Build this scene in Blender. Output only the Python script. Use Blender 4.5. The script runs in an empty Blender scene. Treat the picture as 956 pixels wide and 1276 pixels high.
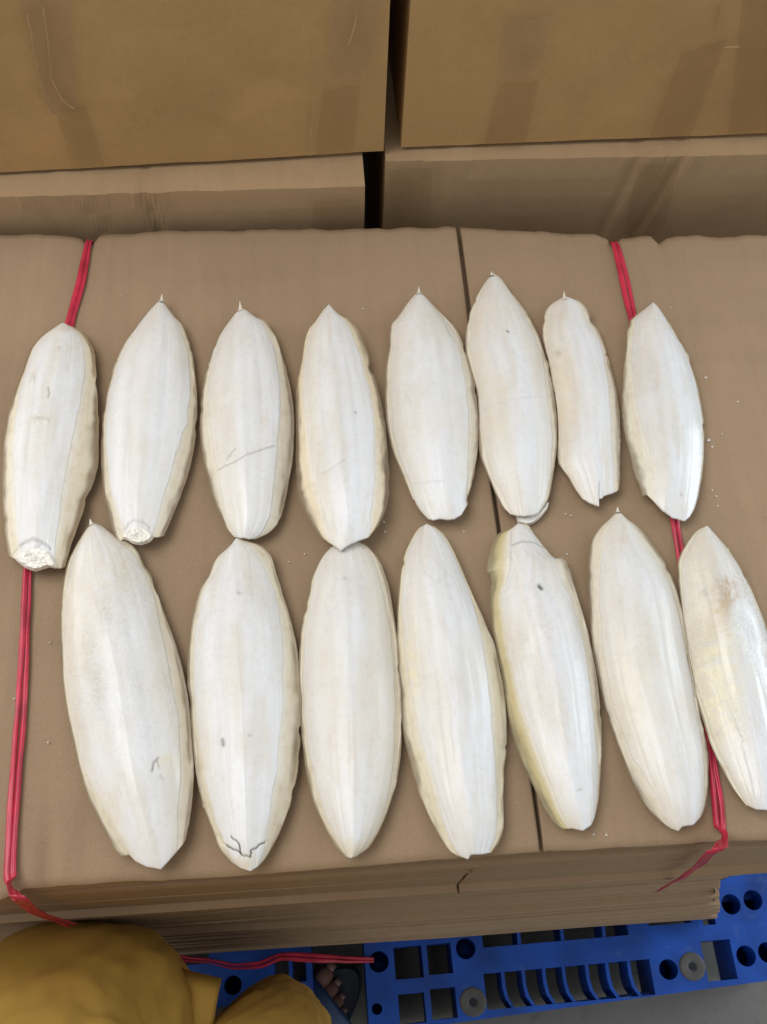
import bpy, bmesh, math, random
import numpy as np
from mathutils import Vector, Matrix

# ------------------------------------------------------------------ scene, camera, light
S = bpy.context.scene
COL = S.collection
F = 1275.0; CX, CY = 478.0, 638.0; CZ = 1.654          # lens in pixels of a 956 x 1276 frame, camera height
_dx, _dy = 430.0 - CX, 1280.0 - CY                      # where straight-down falls in the frame
_L = math.hypot(_dx, _dy); _a, _b = _dx / _L, _dy / _L
TH = math.pi / 2 - math.atan(_L / F)                    # pitch below the horizon
fv = np.array([0, math.cos(TH), -math.sin(TH)])
wv = np.array([0, -math.sin(TH), -math.cos(TH)])
r0 = np.array([1.0, 0, 0])
rv = _b * r0 + _a * wv
dv = -_a * r0 + _b * wv
CAM = np.array([0, 0, CZ])
cam_d = bpy.data.cameras.new('camera'); cam = bpy.data.objects.new('camera', cam_d); COL.objects.link(cam)
M = Matrix.Identity(4)
for i in range(3):
    M[i][0] = rv[i]; M[i][1] = -dv[i]; M[i][2] = -fv[i]; M[i][3] = CAM[i]
cam.matrix_world = M
cam_d.sensor_fit = 'VERTICAL'; cam_d.sensor_height = 36.0; cam_d.lens = F / 1276 * 36
cam_d.clip_start = 0.02; cam_d.clip_end = 100
S.camera = cam
S.render.resolution_x, S.render.resolution_y = 767, 1024

W = bpy.data.worlds.new('World'); S.world = W; W.use_nodes = True
bg = W.node_tree.nodes['Background']
bg.inputs['Color'].default_value = (0.93, 0.97, 1.0, 1); bg.inputs['Strength'].default_value = 0.68

def area(name, loc, target, sx, sy, power, col):
    l = bpy.data.lights.new(name, 'AREA'); l.shape = 'RECTANGLE'; l.size = sx; l.size_y = sy
    l.energy = power; l.color = col
    o = bpy.data.objects.new(name, l); COL.objects.link(o); o.location = loc
    o.rotation_euler = (Vector(target) - Vector(loc)).to_track_quat('-Z', 'Y').to_euler()
    return o
area('overhead_daylight', (-1.15, 0.35, 3.3), (0.0, 0.4, 1.0), 1.6, 1.6, 39, (1.0, 0.995, 0.985))
area('doorway_daylight', (2.6, 1.2, 1.35), (0.2, 0.4, 1.0), 1.1, 1.9, 36, (0.78, 0.91, 1.0))
area('side_opening_daylight', (-2.6, 0.9, 1.6), (-0.1, 0.3, 1.0), 1.3, 1.3, 13, (1.0, 0.98, 0.94))
S.view_settings.view_transform = 'Standard'; S.view_settings.look = 'None'
S.view_settings.exposure = 0.0; S.view_settings.gamma = 1.0

def atz(x, y, z):
    v = fv + rv * (x - CX) / F + dv * (y - CY) / F
    return CAM + v * ((z - CZ) / v[2])

def atzv(x, y, z):                                       # the same for arrays
    v = fv + np.multiply.outer((x - CX) / F, rv) + np.multiply.outer((y - CY) / F, dv)
    return CAM + v * (((z - CZ) / v[..., 2])[..., None])

rng = np.random.default_rng(7)
random.seed(7)

# ------------------------------------------------------------------ helpers
def hash2(ix, iy, seed):
    h = np.sin(ix * 127.1 + iy * 311.7 + seed * 74.7) * 43758.5453
    return h - np.floor(h)
def vnoise(x, y, seed=0):
    ix, iy = np.floor(x), np.floor(y); fx, fy = x - ix, y - iy
    fx = fx * fx * (3 - 2 * fx); fy = fy * fy * (3 - 2 * fy)
    a = hash2(ix, iy, seed); b = hash2(ix + 1, iy, seed); c = hash2(ix, iy + 1, seed); d = hash2(ix + 1, iy + 1, seed)
    return (a * (1 - fx) + b * fx) * (1 - fy) + (c * (1 - fx) + d * fx) * fy - 0.5
def fbm(x, y, seed=0, o=3):
    s = 0; k = 1
    for i in range(o):
        s = s + vnoise(x * 2 ** i, y * 2 ** i, seed + i) * k; k *= .5
    return s
def sstep(a, b, x):
    t = np.clip((x - a) / (b - a), 0, 1); return t * t * (3 - 2 * t)

def link(name, me, mat, parent=None):
    o = bpy.data.objects.new(name, me); COL.objects.link(o)
    if mat and not me.materials: me.materials.append(mat)
    if parent: o.parent = parent
    return o
def mesh(name, verts, faces, smooth=False):
    me = bpy.data.meshes.new(name); me.from_pydata([tuple(map(float, v)) for v in verts], [], faces)
    me.polygons.foreach_set('use_smooth', [smooth] * len(me.polygons)); me.update()
    return me
def np_mesh(name, V, Q, smooth=True, uv=None, cols=None):
    me = bpy.data.meshes.new(name)
    V = np.ascontiguousarray(V, dtype=np.float32); Q = np.ascontiguousarray(Q, dtype=np.int32)
    me.vertices.add(len(V)); me.vertices.foreach_set('co', V.ravel())
    me.loops.add(Q.size); me.loops.foreach_set('vertex_index', Q.ravel())
    me.polygons.add(len(Q)); me.polygons.foreach_set('loop_start', np.arange(len(Q), dtype=np.int32) * 4)
    me.polygons.foreach_set('use_smooth', np.full(len(Q), smooth))
    me.update(calc_edges=True)
    if uv is not None:
        l = me.uv_layers.new(name='UVMap'); l.data.foreach_set('uv', np.ascontiguousarray(uv[Q.ravel()], dtype=np.float32).ravel())
    for k, c in (cols or {}).items():
        a = me.attributes.new(k, 'FLOAT_COLOR', 'POINT'); a.data.foreach_set('color', np.ascontiguousarray(c, dtype=np.float32).ravel())
    me.validate()
    return me
def grid_quads(n, m, off=0, flip=False):                 # n rows, m columns
    i = np.arange(n - 1)[:, None] * m + np.arange(m - 1)[None, :] + off
    q = np.stack([i, i + 1, i + m + 1, i + m], -1).reshape(-1, 4)
    return q[:, ::-1] if flip else q
def thing(name, label, cat, loc=(0, 0, 0), group=None):
    o = bpy.data.objects.new(name, None); COL.objects.link(o); o.location = loc
    o.empty_display_size = .05
    return tag(o, label, cat, group)
def tag(o, label, cat, group=None):
    o['label'] = label; o['category'] = cat
    if group: o['group'] = group
    return o
def bevel_bm(bm, w, seg=2):
    bmesh.ops.bevel(bm, geom=list(bm.edges), offset=w, segments=seg, affect='EDGES', profile=.6)
def bm_mesh(name, bm, smooth=False):
    me = bpy.data.meshes.new(name); bm.normal_update(); bm.to_mesh(me); bm.free()
    me.polygons.foreach_set('use_smooth', [smooth] * len(me.polygons)); return me
def box_bm(x0, x1, y0, y1, z0, z1, bm=None):
    bm = bm or bmesh.new()
    v = [bm.verts.new((x, y, z)) for z in (z0, z1) for y in (y0, y1) for x in (x0, x1)]
    for f in ((0, 2, 3, 1), (4, 5, 7, 6), (0, 1, 5, 4), (2, 6, 7, 3), (0, 4, 6, 2), (1, 3, 7, 5)):
        bm.faces.new([v[i] for i in f])
    return bm

# ------------------------------------------------------------------ materials
def new_mat(name):
    m = bpy.data.materials.new(name); m.use_nodes = True
    nt = m.node_tree; p = nt.nodes['Principled BSDF']
    return m, nt, p
def N(nt, t, **kw):
    n = nt.nodes.new(t)
    for k, v in kw.items():
        if k in n.inputs: n.inputs[k].default_value = v
        else: setattr(n, k, v)
    return n
def ramp(nt, fac, stops):
    r = nt.nodes.new('ShaderNodeValToRGB'); e = r.color_ramp.elements
    while len(e) < len(stops): e.new(.5)
    for el, (p, c) in zip(e, stops):
        el.position = p; el.color = (*c, 1) if len(c) == 3 else c
    nt.links.new(fac, r.inputs[0]); return r.outputs[0]
def mapping(nt, src, scale):
    m = N(nt, 'ShaderNodeMapping'); m.inputs['Scale'].default_value = scale
    nt.links.new(src, m.inputs['Vector']); return m.outputs[0]
def noise(nt, vec, scale, detail=3, rough=.55):
    n = N(nt, 'ShaderNodeTexNoise'); n.inputs['Scale'].default_value = scale
    n.inputs['Detail'].default_value = detail; n.inputs['Roughness'].default_value = rough
    if vec: nt.links.new(vec, n.inputs['Vector'])
    return n.outputs['Fac']
def mix(nt, fac, a, b, mode='MIX'):
    m = nt.nodes.new('ShaderNodeMix'); m.data_type = 'RGBA'; m.blend_type = mode
    for s, v in ((0, fac), (6, a), (7, b)):
        if isinstance(v, (int, float)): m.inputs[s].default_value = v
        elif isinstance(v, tuple): m.inputs[s].default_value = (*v, 1)
        else: nt.links.new(v, m.inputs[s])
    return m.outputs[2]
def math_n(nt, op, a, b=None):
    m = nt.nodes.new('ShaderNodeMath'); m.operation = op
    for s, v in ((0, a), (1, b)):
        if v is None: continue
        if isinstance(v, (int, float)): m.inputs[s].default_value = v
        else: nt.links.new(v, m.inputs[s])
    return m.outputs[0]
def bump(nt, p, h, strength, dist, prev=None):
    b = N(nt, 'ShaderNodeBump'); b.inputs['Strength'].default_value = strength; b.inputs['Distance'].default_value = dist
    nt.links.new(h, b.inputs['Height'])
    if prev: nt.links.new(prev, b.inputs['Normal'])
    nt.links.new(b.outputs[0], p.inputs['Normal']); return b.outputs[0]

def kraft(name, base, dark, flute=None, rough=.78, streak=.5):
    m, nt, p = new_mat(name)
    tc = N(nt, 'ShaderNodeTexCoord'); ob = tc.outputs['Object']
    n1 = noise(nt, ob, 5, 4); n2 = noise(nt, mapping(nt, ob, (60, 700, 60)), 1, 2); n3 = noise(nt, ob, 900, 2)
    n4 = noise(nt, mapping(nt, ob, (3, 30, 3)), 1, 3)
    c = mix(nt, ramp(nt, n1, [(.3, (0, 0, 0)), (.72, (1, 1, 1))]), base, dark)
    c = mix(nt, math_n(nt, 'MULTIPLY', ramp(nt, n4, [(.5, (0, 0, 0)), (.75, (1, 1, 1))]), streak * .5), c, tuple(x * .78 for x in dark))
    c = mix(nt, .15, c, mix(nt, n3, (.02, .012, .006), (.75, .6, .42)), 'MIX')
    n5 = noise(nt, mapping(nt, ob, (9, 3.2, 9)), 1, 5, .68)
    c = mix(nt, math_n(nt, 'MULTIPLY', ramp(nt, n5, [(.52, (0, 0, 0)), (.70, (1, 1, 1))]), .28), c, tuple(min(1, x * 1.28 + .02) for x in base))
    n6 = noise(nt, mapping(nt, ob, (110, 5, 110)), 1, 2)
    c = mix(nt, math_n(nt, 'MULTIPLY', ramp(nt, n6, [(.45, (0, 0, 0)), (.75, (1, 1, 1))]), .16), c, tuple(x * .8 for x in dark))
    nt.links.new(c, p.inputs['Base Color'])
    p.inputs['Roughness'].default_value = rough; p.inputs['Specular IOR Level'].default_value = .3
    pr = bump(nt, p, noise(nt, ob, 1400, 2), .25, .0004)
    if flute:
        w = N(nt, 'ShaderNodeTexWave'); w.wave_type = 'BANDS'; w.bands_direction = flute[0]
        w.inputs['Scale'].default_value = flute[1]; w.inputs['Distortion'].default_value = .6; w.inputs['Detail'].default_value = 1
        nt.links.new(ob, w.inputs['Vector'])
        bump(nt, p, w.outputs['Fac'], flute[2], .0008, pr)
    return m

M_sheet = kraft('kraft_sheet', (.325, .217, .128), (.278, .182, .106), ('X', 24, .10))
M_edge = kraft('kraft_sheet_edge', (.375, .252, .150), (.315, .210, .124), streak=.5)
M_box = kraft('carton_kraft', (.47, .280, .105), (.41, .242, .088), ('X', 20, .03))
M_box2 = kraft('carton_kraft_pale', (.430, .280, .148), (.375, .240, .122), ('X', 20, .03))

def tape_mat(name, col, alpha, wr, rough=.22):
    m, nt, p = new_mat(name)
    tc = N(nt, 'ShaderNodeTexCoord'); ob = tc.outputs['Object']
    n = noise(nt, mapping(nt, ob, (55, 55, 14)), 1, 3); n2 = noise(nt, ob, 9, 3)
    nt.links.new(mix(nt, n2, col, tuple(c * .88 for c in col)), p.inputs['Base Color'])
    p.inputs['Roughness'].default_value = rough; p.inputs['Alpha'].default_value = alpha
    bump(nt, p, n, wr, .004)
    return m
M_tape = tape_mat('brown_tape', (.265, .150, .055), .18, .12, .25)
M_tape_w = tape_mat('wrinkled_tape', (.40, .27, .15), .22, .9, .28)

def shell_mat():
    m, nt, p = new_mat('cuttlebone_shell')
    uv = N(nt, 'ShaderNodeUVMap').outputs[0]
    tc = N(nt, 'ShaderNodeTexCoord').outputs['Object']
    at = N(nt, 'ShaderNodeAttribute', attribute_name='tint'); ex = N(nt, 'ShaderNodeAttribute', attribute_name='extra')
    sx = N(nt, 'ShaderNodeSeparateColor'); nt.links.new(ex.outputs['Color'], sx.inputs[0])   # r grain, g gloss
    n1 = noise(nt, mapping(nt, tc, (95, 11, 95)), 1, 4, .6)
    n2 = noise(nt, tc, 38, 4, .6); n3 = noise(nt, tc, 240, 3)
    c = mix(nt, ramp(nt, n1, [(.38, (0, 0, 0)), (.72, (1, 1, 1))]), (1, 1, 1), (.955, .935, .905))
    c = mix(nt, 1.0, c, ramp(nt, n2, [(.3, (.955, .945, .92)), (.62, (1, 1, 1))]), 'MULTIPLY')
    c = mix(nt, 1.0, c, ramp(nt, n3, [(.25, (.94, .93, .91)), (.5, (1, 1, 1))]), 'MULTIPLY')
    c = mix(nt, 1.0, c, at.outputs['Color'], 'MULTIPLY')
    nt.links.new(c, p.inputs['Base Color'])
    ro = math_n(nt, 'SUBTRACT', .44, math_n(nt, 'MULTIPLY', sx.outputs[1], .32))
    nt.links.new(ro, p.inputs['Roughness'])
    p.inputs['Specular IOR Level'].default_value = .45
    p.inputs['Subsurface Weight'].default_value = .12; p.inputs['Subsurface Radius'].default_value = (.004, .003, .002)
    p.inputs['Subsurface Scale'].default_value = .5
    vo = N(nt, 'ShaderNodeTexVoronoi'); vo.inputs['Scale'].default_value = 1050; nt.links.new(tc, vo.inputs['Vector'])
    g = math_n(nt, 'MULTIPLY', vo.outputs['Distance'], sx.outputs[0])
    pr = bump(nt, p, g, .6, .0009)
    pr = bump(nt, p, noise(nt, mapping(nt, tc, (160, 14, 160)), 1, 3), .03, .0012, pr)
    bump(nt, p, noise(nt, tc, 130, 3), .10, .0012, pr)
    return m
M_shell = shell_mat()

def margin_mat():
    m, nt, p = new_mat('cuttlebone_margin')
    uv = N(nt, 'ShaderNodeUVMap').outputs[0]; tc = N(nt, 'ShaderNodeTexCoord').outputs['Object']
    at = N(nt, 'ShaderNodeAttribute', attribute_name='tint')
    n1 = noise(nt, mapping(nt, uv, (8, 9, 1)), 1, 4); n2 = noise(nt, tc, 120, 4)
    c = mix(nt, 1.0, at.outputs['Color'], ramp(nt, n1, [(.3, (.92, .90, .86)), (.65, (1, 1, 1))]), 'MULTIPLY')
    c = mix(nt, 1.0, c, ramp(nt, n2, [(.28, (.90, .87, .82)), (.5, (1, 1, 1))]), 'MULTIPLY')
    nt.links.new(c, p.inputs['Base Color'])
    nt.links.new(at.outputs['Alpha'], p.inputs['Alpha'])
    p.inputs['Roughness'].default_value = .38
    p.inputs['Subsurface Weight'].default_value = .1; p.inputs['Subsurface Radius'].default_value = (.003, .002, .001)
    bump(nt, p, n1, .08, .001)
    return m
M_margin = margin_mat()

def plain(name, col, rough=.5, var=.15, scale=30, bumpd=0, spec=.5):
    m, nt, p = new_mat(name)
    tc = N(nt, 'ShaderNodeTexCoord').outputs['Object']
    n = noise(nt, tc, scale, 4)
    nt.links.new(mix(nt, ramp(nt, n, [(.3, (0, 0, 0)), (.7, (1, 1, 1))]), tuple(c * (1 - var) for c in col), tuple(min(1, c * (1 + var)) for c in col)), p.inputs['Base Color'])
    p.inputs['Roughness'].default_value = rough; p.inputs['Specular IOR Level'].default_value = spec
    if bumpd: bump(nt, p, noise(nt, tc, scale * 8, 3), .4, bumpd)
    return m
M_chip = plain('cuttlebone_chip', (.86, .83, .76), .6, .08, 200, .0005)
M_spine = plain('cuttlebone_spine', (.74, .68, .58), .4, .08, 200)
M_twine = plain('red_twine', (.50, .028, .062), .34, .25, 60)
M_blue = plain('pallet_blue', (.005, .060, .34), .45, .35, 14, .0006, .3)
_nt = M_blue.node_tree; _p = _nt.nodes['Principled BSDF']; _src = _p.inputs['Base Color'].links[0].from_socket
_tc = N(_nt, 'ShaderNodeTexCoord').outputs['Object']
_sc = ramp(_nt, noise(_nt, mapping(_nt, _tc, (30, 55, 30)), 1, 5, .7), [(.57, (0, 0, 0)), (.72, (.35, .35, .35))])
_nt.links.new(mix(_nt, _sc, _src, (.10, .17, .30)), _p.inputs['Base Color'])
M_grom = plain('pallet_grommet', (.075, .072, .065), .7, .2, 60)
M_hole_shade = plain('hole_shade', (.008, .008, .010), .8, .2, 40)
M_skin = plain('skin', (.30, .155, .115), .5, .12, 60, .0004)
M_nail = plain('toe_nail', (.34, .19, .15), .35, .1, 60)
M_sandal = plain('sandal_rubber', (.035, .05, .065), .6, .3, 40, .0006)
M_strap = plain('sandal_strap', (.022, .055, .14), .5, .2, 40)
M_hair = plain('hair', (.012, .010, .009), .5, .3, 200, .001)

def cloth_mat():
    m, nt, p = new_mat('mustard_cloth')
    tc = N(nt, 'ShaderNodeTexCoord').outputs['Object']
    n = noise(nt, tc, 9, 4)
    nt.links.new(mix(nt, n, (.44, .262, .052), (.50, .300, .066)), p.inputs['Base Color'])
    p.inputs['Roughness'].default_value = .72; p.inputs['Specular IOR Level'].default_value = .2
    pr = bump(nt, p, noise(nt, mapping(nt, tc, (14, 9, 5)), 1, 2, .5), .16, .014)
    bump(nt, p, noise(nt, mapping(nt, tc, (900, 900, 900)), 1, 1), .2, .0004, pr)
    return m
M_cloth = cloth_mat()

def floor_mat():
    m, nt, p = new_mat('concrete_floor')
    tc = N(nt, 'ShaderNodeTexCoord').outputs['Object']
    n1 = noise(nt, tc, 4, 5, .65); n2 = noise(nt, tc, 46, 4, .7); n3 = noise(nt, tc, 15, 3)
    c = mix(nt, n1, (.135, .128, .112), (.19, .18, .16))
    c = mix(nt, ramp(nt, n2, [(.56, (0, 0, 0)), (.72, (1, 1, 1))]), c, (.12, .11, .095))
    c = mix(nt, ramp(nt, n3, [(.6, (0, 0, 0)), (.72, (.5, .5, .5))]), c, (.10, .092, .08))
    nt.links.new(c, p.inputs['Base Color']); p.inputs['Roughness'].default_value = .75
    bump(nt, p, n2, .3, .002)
    return m
M_floor = floor_mat()

# ------------------------------------------------------------------ the setting
g = mesh('floor', [(-30, -30, 0), (30, -30, 0), (30, 30, 0), (-30, 30, 0)], [(0, 1, 2, 3)])
fl = link('floor', g, M_floor); fl['kind'] = 'structure'

# ------------------------------------------------------------------ cartons behind
def carton(label, p0, p1, z0, z1, depth, mat, seed, ext0=0.0, ext1=0.0, creases=()):
    """a closed carton whose lower (or upper) front edge runs from p0 to p1 (world xy)"""
    a = np.array(p0[:2]); b = np.array(p1[:2]); d = (b - a) / np.linalg.norm(b - a)
    a = a - d * ext0; b = b + d * ext1; wdt = np.linalg.norm(b - a)
    root = thing('cardboard_box', label, 'cardboard box', (a[0], a[1], z0), 'sealed cartons stacked behind the bundle')
    root.rotation_euler = (0, 0, math.atan2(d[1], d[0]))
    H = z1 - z0
    # body: subdivided faces, softened edges, slight bulge
    nx, ny, nz = 130, 24, 44
    bm = box_bm(0, wdt, 0, depth, 0, H)
    bmesh.ops.subdivide_edges(bm, edges=[e for e in bm.edges if abs(e.verts[0].co.x - e.verts[1].co.x) > 1e-4], cuts=nx, use_grid_fill=True)
    bmesh.ops.subdivide_edges(bm, edges=[e for e in bm.edges if abs(e.verts[0].co.z - e.verts[1].co.z) > 1e-4], cuts=nz, use_grid_fill=True)
    bmesh.ops.subdivide_edges(bm, edges=[e for e in bm.edges if abs(e.verts[0].co.y - e.verts[1].co.y) > 1e-4], cuts=10, use_grid_fill=True)
    co = np.array([v.co for v in bm.verts])
    x, y, z = co[:, 0], co[:, 1], co[:, 2]
    f = y < 1e-5
    n = fbm(x * 7, z * 7, seed) * .004 + fbm(x * 30, z * 30, seed + 9) * .0008
    ex = np.minimum(np.minimum(x, wdt - x), np.minimum(z, H - z))
    bul = sstep(0, .08, ex)
    co[:, 1] = np.where(f, y - n * bul - .004 * np.sin(np.clip(x / wdt, 0, 1) * math.pi) * np.sin(np.clip(z / H, 0, 1) * math.pi), y)
    t = np.abs(z - H) < 1e-5
    co[:, 2] = np.where(t, z + fbm(x * 9, y * 9, seed + 3) * .004 * np.clip(y / .03, 0, 1), co[:, 2])
    # front top edge is slightly worn and wavy
    for cx_, cw_, cd_, sl_ in creases:                     # dents running down the front from the top edge
        gg = np.exp(-((x - cx_ - ext0 - (H - z) * sl_) / cw_) ** 2) - .5 * np.exp(-((x - cx_ - ext0 - (H - z) * sl_ - cw_ * 1.3) / cw_) ** 2)
        co[:, 1] += np.where(f, cd_ * gg * np.exp(-(H - z) / .12), 0)
        co[:, 2] -= np.where(t, cd_ * .7 * gg * np.exp(-y / .05), 0)
    edge = (np.abs(z - H) < 1e-5) & f
    co[:, 2] += np.where(edge, fbm(x * 40, x * 0 + 3, seed + 5) * .0010 - .0005, 0)
    co[:, 1] += np.where(edge, .0012, 0)
    edge = (np.abs(z) < 1e-5) & f
    co[:, 2] += np.where(edge, fbm(x * 25, x * 0 + 7, seed + 6) * .0010 + .0006, 0)
    for v, c in zip(bm.verts, co): v.co = c
    me = bm_mesh('carton_body', bm); link('body', me, mat, root)
    root['w'] = wdt
    return root, a, d, wdt, H
def tape_on(root, H, quad, mat, seed, wr=.0012, off=.0055, name='tape'):
    """strip on the front face; quad = four (x, z) corners in the face: lower left, lower right, upper right, upper left"""
    n, m = 26, 12
    q = [np.array(k) for k in quad]
    s = np.linspace(0, 1, n)[:, None, None]; t = np.linspace(0, 1, m)[None, :, None]
    P = (q[0] * (1 - t) + q[1] * t) * (1 - s) + (q[3] * (1 - t) + q[2] * t) * s
    x, z = P[..., 0], P[..., 1]
    zz = z + vnoise(x * 60, x * 0, seed) * .006 * (np.abs(s[..., 0] - .5) > .47)
    r = np.abs(fbm(x * 55 + z * 9, z * 8, seed)) * wr * 2
    ed = np.minimum(np.minimum(t[..., 0], 1 - t[..., 0]) * 8, 1)
    y = -off - r * ed
    V = np.stack([x, y, zz], -1).reshape(-1, 3)
    me = np_mesh('tape', V, grid_quads(n, m)); return link(name, me, mat, root)

zl = 1.005
def face_of(root, a, d, z0):                              # pixel -> (x, z) on the carton's front face
    nrm = np.array([-d[1], d[0], 0])
    def fn(px, py):
        v = fv + rv * (px - CX) / F + dv * (py - CY) / F
        A = np.array([a[0], a[1], 0]); t = ((A - CAM) @ nrm) / (v @ nrm); P = CAM + t * v
        return ((P[:2] - a) @ d, P[2] - z0)
    return fn
# lower pair (stand on the floor), upper pair stand on them
ll = carton('tall lower cardboard box behind the bundle at left, its front left of the dark gap', atz(0, 246, zl), atz(455, 233, zl), 0, zl, .44, M_box2, 11, ext0=.12, creases=((.034, .009, .002, .10), (.062, .008, .002, .30), (.118, .005, .004, .12)))
lr = carton('tall lower cardboard box behind the bundle at right, creased tape near its right end', atz(481, 202, zl), atz(900, 194, zl), 0, zl, .44, M_box2, 23, ext1=.16, creases=((.222, .007, .003, -.15), (.262, .006, .003, -.22), (.05, .008, .0015, 0)))
zu = zl + .0035
ul = carton('upper left cardboard box with wrinkled clear tape hanging down its face', atz(0, 216, zu), atz(478, 189, zu), zu, zu + .46, .42, M_box, 31, ext0=.14)
ur = carton('upper right cardboard box with a pale square tape mark on its face', atz(500, 184, zu), atz(956, 167, zu), zu, zu + .46, .42, M_box, 47, ext1=.10)
def strip(bx, z0, px, mat, seed, wr=.0012, off=.0055):
    fn = face_of(bx[0], bx[1], bx[2], z0)
    tape_on(bx[0], bx[4], [fn(*p) for p in px], mat, seed, wr, off)
strip(ul, zu, [(60, 140), (98, 132), (88, -20), (22, -20)], M_tape_w, 3, .003, .006)
strip(ul, zu, [(92, 207), (132, 204), (108, 128), (70, 134)], M_tape, 5, .0004)
strip(ul, zu, [(412, 92), (462, 86), (478, -20), (410, -20)], M_tape_w, 8, .0026, .006)
strip(ul, zu, [(392, 190), (440, 187), (448, 100), (402, 106)], M_tape, 9, .0005)
strip(ur, zu, [(622, 92), (668, 84), (690, 10), (632, 14)], M_tape_w, 13, .0008, .006)
strip(ur, zu, [(600, 178), (652, 177), (672, 92), (622, 96)], M_tape, 14, .0005)
strip(ur, zu, [(806, 169), (858, 168), (905, 40), (848, 60)], M_tape, 17, .0005)
strip(ur, zu, [(905, 166), (985, 163), (985, -20), (925, -20)], M_tape, 18, .0005)
strip(lr, 0, [(490, 290), (535, 290), (538, 206), (484, 206)], M_tape, 21, .0004)
strip(lr, 0, [(775, 290), (822, 290), (846, 200), (794, 201)], M_tape, 22, .001)
strip(ll, 0, [(388, 288), (454, 288), (453, 240), (390, 243)], M_tape, 25, .0004)
# pale strips painted in as highlights on the wrinkled tape, upper cartons
def tape_glint(bx, z0, pts, name='tape_glint_strip'):
    fn = face_of(bx[0], bx[1], bx[2], z0)
    P = [fn(*p) for p in pts]
    V = []; Fc = []
    for i, (x, z) in enumerate(P):
        for dx_, dy_ in ((-.0008, 0), (0, -.0008), (.0008, 0)):
            V.append((x + dx_, -.0068 + dy_, z + dx_ * .4))
    for i in range(len(P) - 1):
        for k in range(2):
            Fc.append((i * 3 + k, i * 3 + k + 1, i * 3 + k + 4, i * 3 + k + 3))
    link(name, mesh('tape_glint_strip', V, Fc, True), M_tape_glint, bx[0])
M_tape_glint = plain('tape_glint_pale', (.40, .25, .11), .4, .15, 60)  # pale colour stands in for glossy highlights
tape_glint(ul, zu, [(34, 8), (42, 45), (50, 85), (56, 112), (68, 134)])
tape_glint(ul, zu, [(54, 0), (60, 40), (64, 90), (78, 118), (92, 128)])
tape_glint(ul, zu, [(446, 2), (440, 28), (434, 48)])
tape_glint(ul, zu, [(390, 130), (388, 150), (386, 186)])
tape_glint(ur, zu, [(896, 0), (893, 15), (892, 30)])
tape_glint(ur, zu, [(890, 54), (904, 51), (918, 51)])

# ------------------------------------------------------------------ the bundles of flattened cardboard
ZT = .98
A0 = atz(20, 1107, ZT); A1 = atz(956, 1045, ZT)
psi = math.atan2(A1[1] - A0[1], A1[0] - A0[0])
ex_ = np.array([math.cos(psi), math.sin(psi)]); ey_ = np.array([-math.sin(psi), math.cos(psi)])
def loc2(P): q = np.asarray(P)[..., :2] - A0[:2]; return q @ ex_, q @ ey_
def b_thing(label, z):
    o = thing('cardboard_bundle', label, 'cardboard bundle', (A0[0], A0[1], z), 'bundles of flattened cardboard stacked on the pallet')
    o.rotation_euler = (0, 0, psi); return o
top_b = b_thing('uppermost bundle of flattened brown cardboard under the cuttlebones, tied with red twine', .80)
mid_b = b_thing('middle bundle of flattened cardboard, its torn right end showing under the top bundle', .45)
low_b = b_thing('lowest bundle of flattened cardboard resting on the blue pallet', .15)

def panel(pl_rear, pl_front, name, seed, dentx=()):
    """one panel of the top sheet between two polylines given in pixels, from rear edge to front edge"""
    n, m = 90, 260
    R = np.array([loc2(atz(*p, ZT)) for p in pl_rear]); Fr = np.array([loc2(atz(*p, ZT)) for p in pl_front])
    def res(P, m):
        d = np.r_[0, np.cumsum(np.hypot(*np.diff(P, axis=0).T))]; t = np.linspace(0, d[-1], m)
        return np.stack([np.interp(t, d, P[:, 0]), np.interp(t, d, P[:, 1])], -1)
    R = res(R, m); Fr = res(Fr, m)
    R[:, 1] += fbm(R[:, 0] * 60, R[:, 0] * 0, seed) * .0022; Fr[:, 1] += fbm(Fr[:, 0] * 45, Fr[:, 0] * 0 + 5, seed) * .0008
    s = np.linspace(0, 1, n)[:, None, None]
    P = Fr[None] * (1 - s) + R[None] * s
    x, y = P[..., 0], P[..., 1]
    z = fbm(x * 9, y * 9, seed) * .0016 + fbm(x * 40, y * 14, seed + 4) * .0005
    z -= .0022 * np.exp(-((s[..., 0]) / .012) ** 2) + .002 * np.exp(-((1 - s[..., 0]) / .012) ** 2)
    for cx, cy, rx, ry, dz in dentx:
        z -= dz * np.exp(-((x - cx) / rx) ** 2 - ((y - cy) / ry) ** 2)
    T = .0105
    zt = ZT - top_b.location.z + z - .0012
    V = np.concatenate([np.stack([x, y, zt], -1).reshape(-1, 3), np.stack([x, y, zt * 0 + ZT - .8 - T - .0012], -1).reshape(-1, 3)])
    q = [grid_quads(n, m), grid_quads(n, m, n * m, True)]
    B = n * m
    loop = np.r_[np.arange(m), np.arange(1, n) * m + m - 1, (n - 1) * m + np.arange(m - 2, -1, -1), np.arange(n - 2, -1, -1) * m]
    q.append(np.stack([loop[:-1], loop[:-1] + B, loop[1:] + B, loop[1:]], -1))
    me = np_mesh(name, V, np.concatenate(q), smooth=False)
    me.polygons.foreach_set('use_smooth', np.r_[np.full((n - 1) * (m - 1) * 2, True), np.full(len(q[2]), False)])
    return link(name, me, M_sheet, top_b)
d1 = loc2(atz(55, 1095, ZT)); d2 = loc2(atz(100, 1090, ZT)); d3 = loc2(atz(18, 1100, ZT))
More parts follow.
